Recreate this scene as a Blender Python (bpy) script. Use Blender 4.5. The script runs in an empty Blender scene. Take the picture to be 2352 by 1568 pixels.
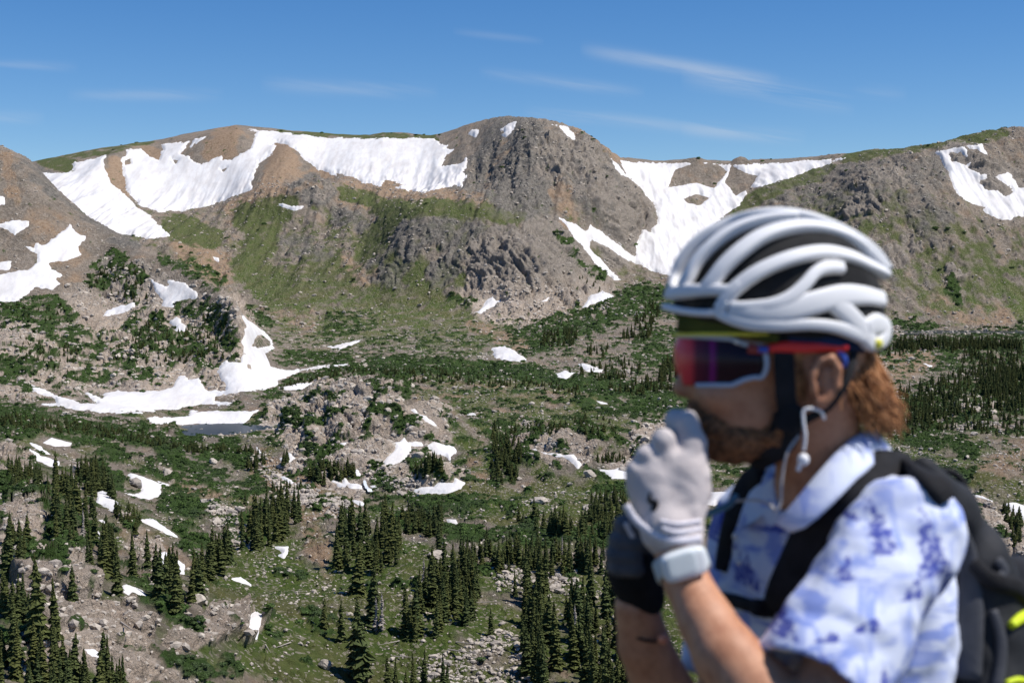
import bpy, bmesh, math, random
import numpy as np
from mathutils import Vector, Matrix
random.seed(7); rng = np.random.default_rng(7)
C = bpy.context.scene.collection
# ------------------------------------------------------------------ camera, sky, sun
S = bpy.context.scene
K = 36/50/2352          # tan per unit of a 2352 wide frame
PITCH = math.atan((784-650)*K)
CAMZ = 1.62
cam_d = bpy.data.cameras.new('camera'); cam = bpy.data.objects.new('camera', cam_d); C.objects.link(cam)
cam.location = (0, 0, CAMZ); cam.rotation_euler = (math.pi/2-PITCH, 0, 0)
cam_d.lens = 50; cam_d.sensor_width = 36; cam_d.clip_start = 0.1; cam_d.clip_end = 30000
cam_d.dof.use_dof = True; cam_d.dof.focus_distance = 1200; cam_d.dof.aperture_fstop = 6.6
S.camera = cam
SUN_AZ = math.radians(77)      # clockwise from straight behind the camera to its right
SUN_EL = math.radians(58)
sd = Vector((math.sin(SUN_AZ)*math.cos(SUN_EL), -math.cos(SUN_AZ)*math.cos(SUN_EL), math.sin(SUN_EL)))
sun_d = bpy.data.lights.new('sun', 'SUN'); sun = bpy.data.objects.new('sun', sun_d); C.objects.link(sun)
sun.rotation_euler = sd.to_track_quat('Z', 'Y').to_euler(); sun.location = sd*60
sun_d.energy = 4.8; sun_d.angle = math.radians(0.53); sun_d.color = (1, 0.95, 0.88)
W = bpy.data.worlds.new('World'); S.world = W; W.use_nodes = True
wn = W.node_tree.nodes; wl = W.node_tree.links; wn.clear()
sky = wn.new('ShaderNodeTexSky'); sky.sky_type = 'NISHITA'; sky.sun_disc = False
sky.sun_elevation = SUN_EL; sky.sun_rotation = math.atan2(sd.x, sd.y); sky.altitude = 3400
sky.air_density = 1.25; sky.dust_density = 0.35; sky.ozone_density = 3.0
bg = wn.new('ShaderNodeBackground'); bg.inputs['Strength'].default_value = 0.105
out = wn.new('ShaderNodeOutputWorld')
# thin cirrus wisps: bands in the sky given by direction, torn by streaky noise
tc = wn.new('ShaderNodeTexCoord'); sxyz = wn.new('ShaderNodeSeparateXYZ'); wl.new(tc.outputs['Generated'], sxyz.inputs[0])
def wm(op, a, b=0.0, c=None, clamp=False):
    x = wn.new('ShaderNodeMath'); x.operation = op; x.use_clamp = clamp
    for i_, v_ in enumerate((a, b) if c is None else (a, b, c)):
        if isinstance(v_, bpy.types.NodeSocket): wl.new(v_, x.inputs[i_])
        else: x.inputs[i_].default_value = v_
    return x.outputs[0]
yy_ = wm('MAXIMUM', sxyz.outputs[1], 0.05); az = wm('DIVIDE', sxyz.outputs[0], yy_); el = wm('DIVIDE', sxyz.outputs[2], yy_)
cmb = wn.new('ShaderNodeCombineXYZ'); wl.new(az, cmb.inputs[0]); wl.new(wm('ADD', el, wm('MULTIPLY', az, 0.16)), cmb.inputs[1])
mp = wn.new('ShaderNodeMapping'); wl.new(cmb.outputs[0], mp.inputs[0]); mp.inputs['Scale'].default_value = (5.5, 70, 1)
nz = wn.new('ShaderNodeTexNoise'); wl.new(mp.outputs[0], nz.inputs[0]); nz.inputs['Scale'].default_value = 1.3; nz.inputs['Detail'].default_value = 8; nz.inputs['Roughness'].default_value = 0.6; nz.inputs['Distortion'].default_value = 0.5
tex = wm('MULTIPLY_ADD', nz.outputs[0], 4.2, -1.35, clamp=True); cover = None
for u0, v0, u1, v1, wd_, st_ in ((1330, 118, 1790, 192, 15, .50), (1100, 168, 1480, 218, 12, .26), (1560, 178, 1960, 243, 22, .42), (1200, 258, 1700, 306, 14, .28), (1560, 300, 1850, 318, 15, .36), (600, 196, 1010, 217, 16, .26), (160, 222, 520, 222, 12, .24), (-60, 150, 190, 158, 10, .2), (-60, 268, 110, 276, 12, .24), (1950, 210, 2080, 222, 14, .12), (1040, 78, 1250, 100, 8, .14)):
    a0, e0, a1, e1_ = (u0-1176)*K, (650-v0)*K, (u1-1176)*K, (650-v1)*K; t_ = wm('DIVIDE', wm('SUBTRACT', az, a0), a1-a0); ln_ = wm('MULTIPLY_ADD', t_, e1_-e0, e0)
    d_ = wm('DIVIDE', wm('SUBTRACT', el, ln_), wd_*K); w_ = wm('MULTIPLY', wm('POWER', 2.718, wm('MULTIPLY', wm('MULTIPLY', d_, d_), -1)), wm('POWER', wm('MAXIMUM', wm('MULTIPLY', wm('MULTIPLY', t_, wm('SUBTRACT', 1, t_)), 4), 0), .7)); w_ = wm('MULTIPLY', w_, st_)
    cover = w_ if cover is None else wm('ADD', cover, w_)
cover = wm('MULTIPLY', wm('MULTIPLY', wm('MULTIPLY', cover, 0.7), tex), wm('GREATER_THAN', sxyz.outputs[1], 0.1), clamp=True)
mx = wn.new('ShaderNodeMix'); mx.data_type = 'RGBA'; mx.inputs[7].default_value = (5.2, 5.7, 6.4, 1); wl.new(cover, mx.inputs[0])
hs = wn.new('ShaderNodeHueSaturation'); hs.inputs['Saturation'].default_value = 1.33; hs.inputs['Value'].default_value = 0.95; hs.inputs['Hue'].default_value = .507
wl.new(sky.outputs[0], hs.inputs['Color']); wl.new(hs.outputs[0], mx.inputs[6]); wl.new(mx.outputs[2], bg.inputs[0]); wl.new(bg.outputs[0], out.inputs[0])
S.view_settings.view_transform = 'Standard'; S.view_settings.look = 'None'; S.view_settings.gamma = 1
S.view_settings.use_curve_mapping = False; S.view_settings.exposure = 0.16

# ------------------------------------------------------------------ helpers
cp, sp = math.cos(PITCH), math.sin(PITCH)
def P(u, v, Y):
    """point at forward distance Y that the frame position u, v looks at"""
    a = (u-1176)*K; b = (784-v)*K
    return Vector((a*Y/(cp+b*sp), Y, CAMZ + Y*(b*cp-sp)/(cp+b*sp)))
def proj(x, y, z):
    zz = z-CAMZ; d = y*cp - zz*sp
    return 1176 + x/d/K, 784 - (y*sp+zz*cp)/d/K
def zat(v, Y):
    b = (784-v)*K
    return CAMZ + Y*(b*cp-sp)/(cp+b*sp)
def tag(o, label=None, cat=None, group=None, kind=None):
    if label: o['label'] = label
    if cat: o['category'] = cat
    if group: o['group'] = group
    if kind: o['kind'] = kind
    return o
def empty(name, loc=(0, 0, 0), label=None, cat=None, group=None):
    o = bpy.data.objects.new(name, None); o.location = loc; o.empty_display_size = .1; C.objects.link(o)
    return tag(o, label, cat, group)
def mesh_np(name, V, F, mat=None, parent=None, smooth=False, loc=None):
    me = bpy.data.meshes.new(name); V = np.asarray(V, np.float32); F = np.asarray(F, np.int32)
    n = F.shape[1]
    me.vertices.add(len(V)); me.vertices.foreach_set('co', V.ravel())
    me.loops.add(F.size); me.loops.foreach_set('vertex_index', F.ravel())
    me.polygons.add(len(F)); me.polygons.foreach_set('loop_start', np.arange(0, F.size, n, dtype=np.int32))
    me.polygons.foreach_set('loop_total', np.full(len(F), n, np.int32))
    if smooth: me.polygons.foreach_set('use_smooth', np.ones(len(F), bool))
    me.update(calc_edges=True)
    if mat: me.materials.append(mat)
    o = bpy.data.objects.new(name, me); C.objects.link(o)
    if parent: o.parent = parent
    if loc is not None: o.location = loc
    return o
def add_attr(o, name, arr, typ='FLOAT'):
    a = o.data.attributes.new(name, typ, 'POINT')
    if typ == 'FLOAT': a.data.foreach_set('value', np.asarray(arr, np.float32).ravel())
    elif typ == 'INT': a.data.foreach_set('value', np.asarray(arr, np.int32).ravel())
    elif typ == 'FLOAT_VECTOR': a.data.foreach_set('vector', np.asarray(arr, np.float32).ravel())
    else: a.data.foreach_set('color', np.asarray(arr, np.float32).ravel())
def hash2(ix, iy, s=0):
    h = (ix.astype(np.int64)*374761393 + iy.astype(np.int64)*668265263 + s*974634777) & 0xffffffff
    h = ((h ^ (h >> 13))*1274126177) & 0xffffffff
    h = (h ^ (h >> 16)) & 0xffffffff
    return h/4294967296.0
def vn(x, y, s=0):
    """smooth lattice noise 0..1"""
    ix = np.floor(x); iy = np.floor(y); fx = x-ix; fy = y-iy
    def g(dx, dy):
        a = hash2(ix+dx, iy+dy, s)*2*np.pi
        return np.cos(a)*(fx-dx)+np.sin(a)*(fy-dy)
    u = fx*fx*fx*(fx*(fx*6-15)+10); w = fy*fy*fy*(fy*(fy*6-15)+10)
    return 0.5+0.75*((g(0, 0)*(1-u)+g(1, 0)*u)*(1-w)+(g(0, 1)*(1-u)+g(1, 1)*u)*w)
def fbm(x, y, o=4, s=0, r=.5):
    t = 0; a = 1; n = 0
    for i in range(o):
        t = t+a*vn(x*2**i+17.3*i, y*2**i-9.1*i, s+i); n += a; a *= r
    return t/n
def ridge(x, y, o=4, s=0, r=.5):
    t = 0; a = 1; n = 0
    for i in range(o):
        t = t+a*(1-np.abs(2*vn(x*2**i+7.3*i, y*2**i-3.1*i, s+i)-1)); n += a; a *= r
    return t/n
def cell(x, y, s=0):
    """cellular noise: distance to border like value, random value of the cell"""
    ix = np.floor(x); iy = np.floor(y); f1 = np.full(x.shape, 9.); f2 = np.full(x.shape, 9.); idv = np.zeros(x.shape)
    for dx in (-1, 0, 1):
        for dy in (-1, 0, 1):
            cx = ix+dx; cy = iy+dy
            d = (cx+hash2(cx, cy, s)-x)**2+(cy+hash2(cx, cy, s+5)-y)**2
            c = d < f1
            f2 = np.where(c, f1, np.minimum(f2, d)); idv = np.where(c, hash2(cx, cy, s+9), idv); f1 = np.where(c, d, f1)
    return np.sqrt(f2)-np.sqrt(f1), idv
def sst(a, b, x):
    t = np.clip((x-a)/(b-a), 0, 1); return t*t*(3-2*t)

# ------------------------------------------------------------------ materials
def mat(name, col, rough=.8, spec=.3, **kw):
    m = bpy.data.materials.new(name); m.use_nodes = True; b = m.node_tree.nodes['Principled BSDF']
    b.inputs['Base Color'].default_value = (*col, 1); b.inputs['Roughness'].default_value = rough
    b.inputs['Specular IOR Level'].default_value = spec
    for k, v in kw.items(): b.inputs[k.replace('_', ' ')].default_value = v
    return m
class NB:
    """small node builder"""
    def __init__(s, m): s.t = m.node_tree; s.n = s.t.nodes; s.l = s.t.links; s.b = s.n['Principled BSDF']
    def add(s, typ, ins=None, **kw):
        x = s.n.new(typ)
        for k, v in kw.items(): setattr(x, k, v)
        for k, v in (ins or {}).items():
            if hasattr(v, 'is_linked') or isinstance(v, bpy.types.NodeSocket): s.l.new(v, x.inputs[k])
            else: x.inputs[k].default_value = v
        return x
    def mix(s, f, a, b, bt='MIX'):
        x = s.n.new('ShaderNodeMix'); x.data_type = 'RGBA'; x.blend_type = bt
        for i, v in ((0, f), (6, a), (7, b)):
            if isinstance(v, bpy.types.NodeSocket): s.l.new(v, x.inputs[i])
            elif i == 0: x.inputs[0].default_value = v
            else: x.inputs[i].default_value = (*v, 1)
        return x.outputs[2]
    def math(s, op, a, b=0.0, c=None):
        x = s.n.new('ShaderNodeMath'); x.operation = op
        for i, v in enumerate((a, b) if c is None else (a, b, c)):
            if isinstance(v, bpy.types.NodeSocket): s.l.new(v, x.inputs[i])
            else: x.inputs[i].default_value = v
        return x.outputs[0]
    def rng(s, v, a, b, c=0., d=1.):
        x = s.n.new('ShaderNodeMapRange'); s.l.new(v, x.inputs[0])
        for i, w in zip((1, 2, 3, 4), (a, b, c, d)): x.inputs[i].default_value = w
        return x.outputs[0]
    def noise(s, vec, scale, detail=4, rough=.55, dist=0):
        x = s.n.new('ShaderNodeTexNoise'); s.l.new(vec, x.inputs[0])
        x.inputs['Scale'].default_value = scale; x.inputs['Detail'].default_value = detail; x.inputs['Roughness'].default_value = rough
        x.inputs['Distortion'].default_value = dist
        return x.outputs[0]
# ------------------------------------------------------------------ terrain: base profiles
# for each bearing: (distance, frame height at which the ground is seen there)
COL = {
 -700: [(230,1560),(320,1340),(420,1180),(520,1050),(650,930),(760,915),(880,860),(1150,640),(1500,260),(1850,470),(2000,460),(2250,430),(2600,400)],
 0:    [(230,1600),(310,1400),(400,1240),(500,1090),(640,955),(760,935),(880,895),(1150,700),(1480,335),(1800,520),(2000,500),(2250,450),(2600,395)],
 70:   [(235,1600),(315,1405),(402,1245),(505,1100),(645,965),(765,938),(885,898),(1150,700),(1450,370),(1770,550),(1980,510),(2250,445),(2600,375)],
 130:  [(238,1600),(318,1410),(405,1250),(508,1110),(648,975),(768,942),(893,902),(1150,705),(1420,430),(1740,580),(1965,525),(2250,440),(2610,358)],
 230:  [(242,1600),(322,1420),(412,1262),(515,1125),(655,990),(775,948),(905,905),(1150,730),(1370,512),(1700,620),(1950,545),(2250,445),(2625,343)],
 300:  [(250,1600),(330,1425),(420,1265),(525,1130),(665,995),(782,953),(910,905),(1130,745),(1330,548),(1700,635),(1950,555),(2250,460),(2635,333)],
 390:  [(268,1600),(340,1430),(430,1270),(540,1140),(680,1000),(788,960),(920,905),(1090,765),(1280,592),(1700,650),(1950,560),(2250,475),(2650,319)],
 480:  [(285,1600),(345,1440),(432,1280),(540,1145),(688,1010),(795,968),(915,902),(1040,790),(1180,645),(1650,680),(1925,580),(2250,470),(2665,303)],
 555:  [(298,1600),(350,1450),(432,1288),(540,1150),(690,1020),(800,975),(900,898),(960,850),(1030,735),(1580,725),(1900,590),(2250,440),(2680,293)],
 625:  [(310,1600),(358,1440),(430,1290),(540,1150),(690,1020),(800,980),(900,910),(1020,870),(1180,815),(1560,735),(1900,590),(2300,420),(2680,298)],
 850:  [(325,1600),(368,1430),(430,1270),(520,1160),(650,1045),(780,975),(900,905),(1100,835),(1350,780),(1600,718),(1870,560),(2180,432),(2650,313)],
 960:  [(330,1600),(372,1425),(430,1268),(515,1160),(645,1045),(780,975),(900,902),(1100,835),(1350,778),(1590,710),(1840,478),(2160,435),(2620,312)],
 1080: [(330,1600),(375,1420),(430,1265),(510,1160),(645,1045),(780,975),(900,900),(1100,838),(1350,775),(1575,712),(1800,478),(2140,405),(2520,292)],
 1200: [(330,1600),(375,1420),(430,1260),(510,1160),(645,1045),(780,975),(900,900),(1100,840),(1350,770),(1530,730),(1760,520),(1960,410),(2400,272)],
 1300: [(330,1600),(375,1420),(430,1260),(510,1160),(645,1045),(780,975),(900,905),(1100,845),(1350,768),(1570,722),(1770,560),(1900,440),(2350,290)],
 1400: [(330,1600),(378,1415),(435,1260),(515,1155),(645,1045),(780,975),(900,905),(1100,850),(1350,765),(1590,690),(1800,640),(1950,455),(2350,352)],
 1470: [(330,1600),(380,1410),(440,1260),(520,1150),(650,1045),(780,975),(900,910),(1100,850),(1350,765),(1600,685),(1840,625),(2060,480),(2450,370)],
 1620: [(330,1600),(385,1400),(445,1260),(525,1150),(655,1045),(780,975),(920,910),(1120,850),(1370,765),(1610,690),(1850,625),(2150,480),(2500,371)],
 1850: [(330,1600),(388,1400),(450,1260),(540,1140),(665,1040),(790,975),(930,910),(1150,850),(1420,765),(1630,740),(1850,600),(2050,470),(2450,370)],
 2000: [(330,1600),(390,1400),(455,1260),(550,1135),(670,1035),(790,975),(940,915),(1180,850),(1470,768),(1645,746),(1810,600),(1980,455),(2350,346)],
 2170: [(330,1600),(390,1400),(460,1260),(560,1130),(680,1030),(800,975),(950,918),(1200,850),(1480,767),(1640,755),(1820,600),(1980,455),(2250,320)],
 2352: [(330,1600),(392,1395),(462,1258),(562,1128),(684,1030),(800,975),(955,920),(1210,850),(1480,767),(1640,755),(1820,610),(1960,480),(2250,296)],
 3050: [(330,1600),(400,1380),(470,1250),(570,1120),(690,1025),(810,970),(960,915),(1220,845),(1470,770),(1620,745),(1780,600),(1920,470),(2200,300)],
}
SKY = [(-700,400),(-100,395),(75,374),(200,348),(330,330),(400,316),(480,300),(545,291),(600,295),(680,304),(800,313),(850,313),(880,307),(930,309),(990,312),(1035,303),(1080,288),(1130,277),(1170,273),(1200,272),(1240,279),(1290,287),(1320,302),(1350,318),(1390,345),(1425,366),(1500,369),(1600,368),(1700,370),(1800,366),(1880,362),(1960,353),(2060,342),(2150,325),(2230,308),(2300,296),(2340,294),(2380,300),(2700,310),(3050,330)]
us = np.array(sorted(COL)); T = np.array([COL[u] for u in us], float)      # nu, 13, 2
def pch(x, X, Yv):
    """monotone cubic interpolation along axis 0 of Yv"""
    h = np.diff(X); shp = (-1,)+(1,)*(Yv.ndim-1); dl = np.diff(Yv, axis=0)/h.reshape(shp); m = np.zeros_like(Yv)
    a, b = dl[:-1], dl[1:]; ok = a*b > 0
    m[1:-1] = np.where(ok, 2*a*b/np.where(ok, a+b, 1), 0); m[0] = dl[0]; m[-1] = dl[-1]
    i = np.clip(np.searchsorted(X, x)-1, 0, len(X)-2); hh = h[i].reshape(shp); t = ((x-X[i])/h[i]).reshape(shp)
    return Yv[i]*(1+2*t)*(1-t)**2+m[i]*hh*t*(1-t)**2+Yv[i+1]*t*t*(3-2*t)+m[i+1]*hh*t*t*(t-1)
NC_in = 1120
a_in = np.linspace(-0.385, 0.385, NC_in)
a_out = 0.385*np.exp(np.linspace(0, 1.25, 46)[1:])
A = np.concatenate([-a_out[::-1], a_in, a_out]); NA = len(A)
U = A/K+1176
Uc = np.clip(U, -700, 3050)
prof = pch(Uc, us, T)                                     # NA,13,2
prof[:, 12, 1] = np.interp(Uc, [p[0] for p in SKY], [p[1] for p in SKY])
YF = np.concatenate([np.linspace(3.2, 230, 60)[:-1], np.linspace(230, 3400, 2300), np.linspace(3400, 7000, 40)[1:]])
H = np.zeros((NA, len(YF)))
for i in range(NA):
    Yk = prof[i, :, 0]; zk = zat(prof[i, :, 1], Yk)
    Y2 = np.concatenate([[-5, 3.2, 8, 30, 100, 200], Yk, [Yk[-1]+350, 4200, 7000]])
    z2 = np.concatenate([[0, 0, -3.4, -17, -55, min(-96, zk[0]-8)], zk, [zk[-1]-50, zk[-1]-170, zk[-1]-500]])
    H[i] = pch(YF, Y2, z2)
# smooth sideways a little so that the profiles' joins do not crease
ker = np.exp(-0.5*(np.arange(-10, 11)/4.0)**2); ker /= ker.sum()
def blur_cols(M, k=ker):
    r = len(k)//2; Pd = np.concatenate([M[:1].repeat(r, 0), M, M[-1:].repeat(r, 0)]); o = np.zeros_like(M)
    for j, w in enumerate(k): o += w*Pd[j:j+len(M)]
    return o
skyz = H.copy(); Hs = blur_cols(H); far = sst(2150, 2350, YF)[None]; H = Hs*(1-far)+H*far
XF = A[:, None]*YF[None]
YY = np.broadcast_to(YF[None], XF.shape)
Uf, Vf = proj(XF, YY, H)
# knolls and hollows: (u, distance, rx, ry, height)
KN = [(800,700,62,48,27),(900,655,34,34,18),(700,640,30,30,9),(1260,600,30,26,14),(1020,555,16,12,6),(1400,600,18,14,8),(2270,560,40,34,10),(640,1080,16,22,-4),
      (1240,1640,70,90,28),(930,1760,80,60,18),(690,2130,60,70,42),(510,2480,60,60,20),(650,2350,38,150,26),(260,2420,24,120,16),(1600,2330,38,28,24),(1700,2330,22,24,22),
      (2080,1950,70,120,26),(2230,2080,36,60,20),(320,1020,120,70,10),(200,420,50,60,8),(430,330,30,40,6),(90,300,26,40,9),(1100,350,50,30,3)]
for u, Y, rx, ry, h in KN:
    x0 = (u-1176)*K*Y; H += h*np.exp(-((XF-x0)/rx)**2-((YY-Y)/ry)**2)
# broad relief: gullies that run down slope
wfar = sst(1500, 1900, YY)*(1-.75*sst(2150, 2450, YY)); H += wfar*16*(fbm(XF/70+3, YY/300, 4, 11)-.5)*1.6
H += sst(1600, 1900, YY)*(1-sst(2150, 2420, YY))*9*(ridge(XF/26+1.5, YY/190, 3, 15)-.6)
wmid = sst(260, 400, YY)*(1-sst(1500, 1800, YY)); H += wmid*11*(fbm(XF/75, YY/75, 4, 21)-.5)
# open the view on to the lakes: the ground in front stays below the line of sight
_w = sst(395, 430, Uf)*(1-sst(630, 680, Uf))*sst(500, 560, YY)*(1-sst(770, 790, YY)); H = np.where(_w > 0, H*(1-_w)+np.minimum(H, zat(1004, YY))*_w, H)
_w = sst(2020, 2080, Uf)*sst(1000, 1150, YY)*(1-sst(1500, 1530, YY)); H = np.where(_w > 0, H*(1-_w)+np.minimum(H, zat(778, YY))*_w, H)
# lakes: flat basins
def lake_mask(u, Y, rx, ry):
    x0 = (u-1176)*K*Y; ang = np.arctan2(YY-Y, XF-x0); w = 1+.16*np.sin(3*ang+1)+.1*np.sin(5*ang)
    return np.sqrt(((XF-x0)/rx)**2+((YY-Y)/ry)**2)/w
LK1 = (512, 790, 25, 36); LZ1 = zat(984, 790); LK2 = (2270, 1545, 118, 62); LZ2 = zat(763, 1545)
for LK, LZ in ((LK1, LZ1), (LK2, LZ2)):
    q = lake_mask(*LK); w = 1-sst(1.0, 1.9, q); H = H*(1-w)+np.where(q < 1, LZ-1.6*(1-q), LZ+(q-1)*2.2)*w
# rows: close where the slope faces the camera, wide where it is hidden
Uf, Vf = proj(XF, YY, H)
def runmin(V): return np.minimum.accumulate(V, axis=1)
vis = (Vf <= runmin(Vf)+6) & (Vf < 1720) & (YY > 150)
dv = np.abs(np.gradient(Vf, axis=1))*vis + np.gradient(YF)[None]*(0.02+0.10*(YF[None] > 220)*(YF[None] < 2800))
dv = dv/dv.sum(1, keepdims=True); k2 = np.exp(-0.5*(np.arange(-24, 25)/10.0)**2); k2 /= k2.sum(); dv = blur_cols(dv, k2)
cum = np.cumsum(dv, 1); cum = (cum-cum[:, :1])/(cum[:, -1:]-cum[:, :1])
NR = 860
G_Y = np.zeros((NA, NR)); G_H = np.zeros((NA, NR)); t = np.linspace(0, 1, NR)
for i in range(NA):
    G_Y[i] = np.interp(t, cum[i], YF); G_H[i] = np.interp(G_Y[i], YF, H[i])
G_X = A[:, None]*G_Y
gu, gv = proj(G_X, G_Y, G_H)
hidden = gv > np.minimum.accumulate(gv, axis=1)+1.5

# ------------------------------------------------------------------ what covers the ground, by place
CR = {'a': (.3418, 0, 229.7), 'b': (.3418, 746.4, 229.7), 'c': (.3174, 0, 631.6), 'd': (.3410, 0, 1033.6), 'e': (.3906, 574.2, 803.9),
      'f': (.3174, 689, 1091), 'g': (.3478, 1894.9, 258.4), 'h': (.3478, 1952.3, 717.8), 'D': (1, 0, 0)}
def conv(segs):
    r = []
    for i in range(0, len(segs), 2):
        s, ox, oy = CR[segs[i]]; q = segs[i+1]; r += [(ox+s*q[j], oy+s*q[j+1]) for j in range(0, len(q), 2)]
    return np.array(r)
def poly_sd(poly, x, y):
    """signed distance, positive inside"""
    d = np.full(x.shape, 1e9); ins = np.zeros(x.shape, bool); n = len(poly)
    for i in range(n):
        ax, ay = poly[i]; bx, by = poly[(i+1) % n]; ex, ey = bx-ax, by-ay
        t = np.clip(((x-ax)*ex+(y-ay)*ey)/(ex*ex+ey*ey+1e-9), 0, 1); d = np.minimum(d, (x-ax-t*ex)**2+(y-ay-t*ey)**2)
        if ay != by: ins ^= ((ay > y) != (by > y)) & (x < ex*(y-ay)/(by-ay)+ax)
    return np.where(ins, 1, -1)*np.sqrt(d)
FAR, SPUR, NEAR, ALL = (1600, 3000), (845, 1600), (200, 1000), (200, 3000)
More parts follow.
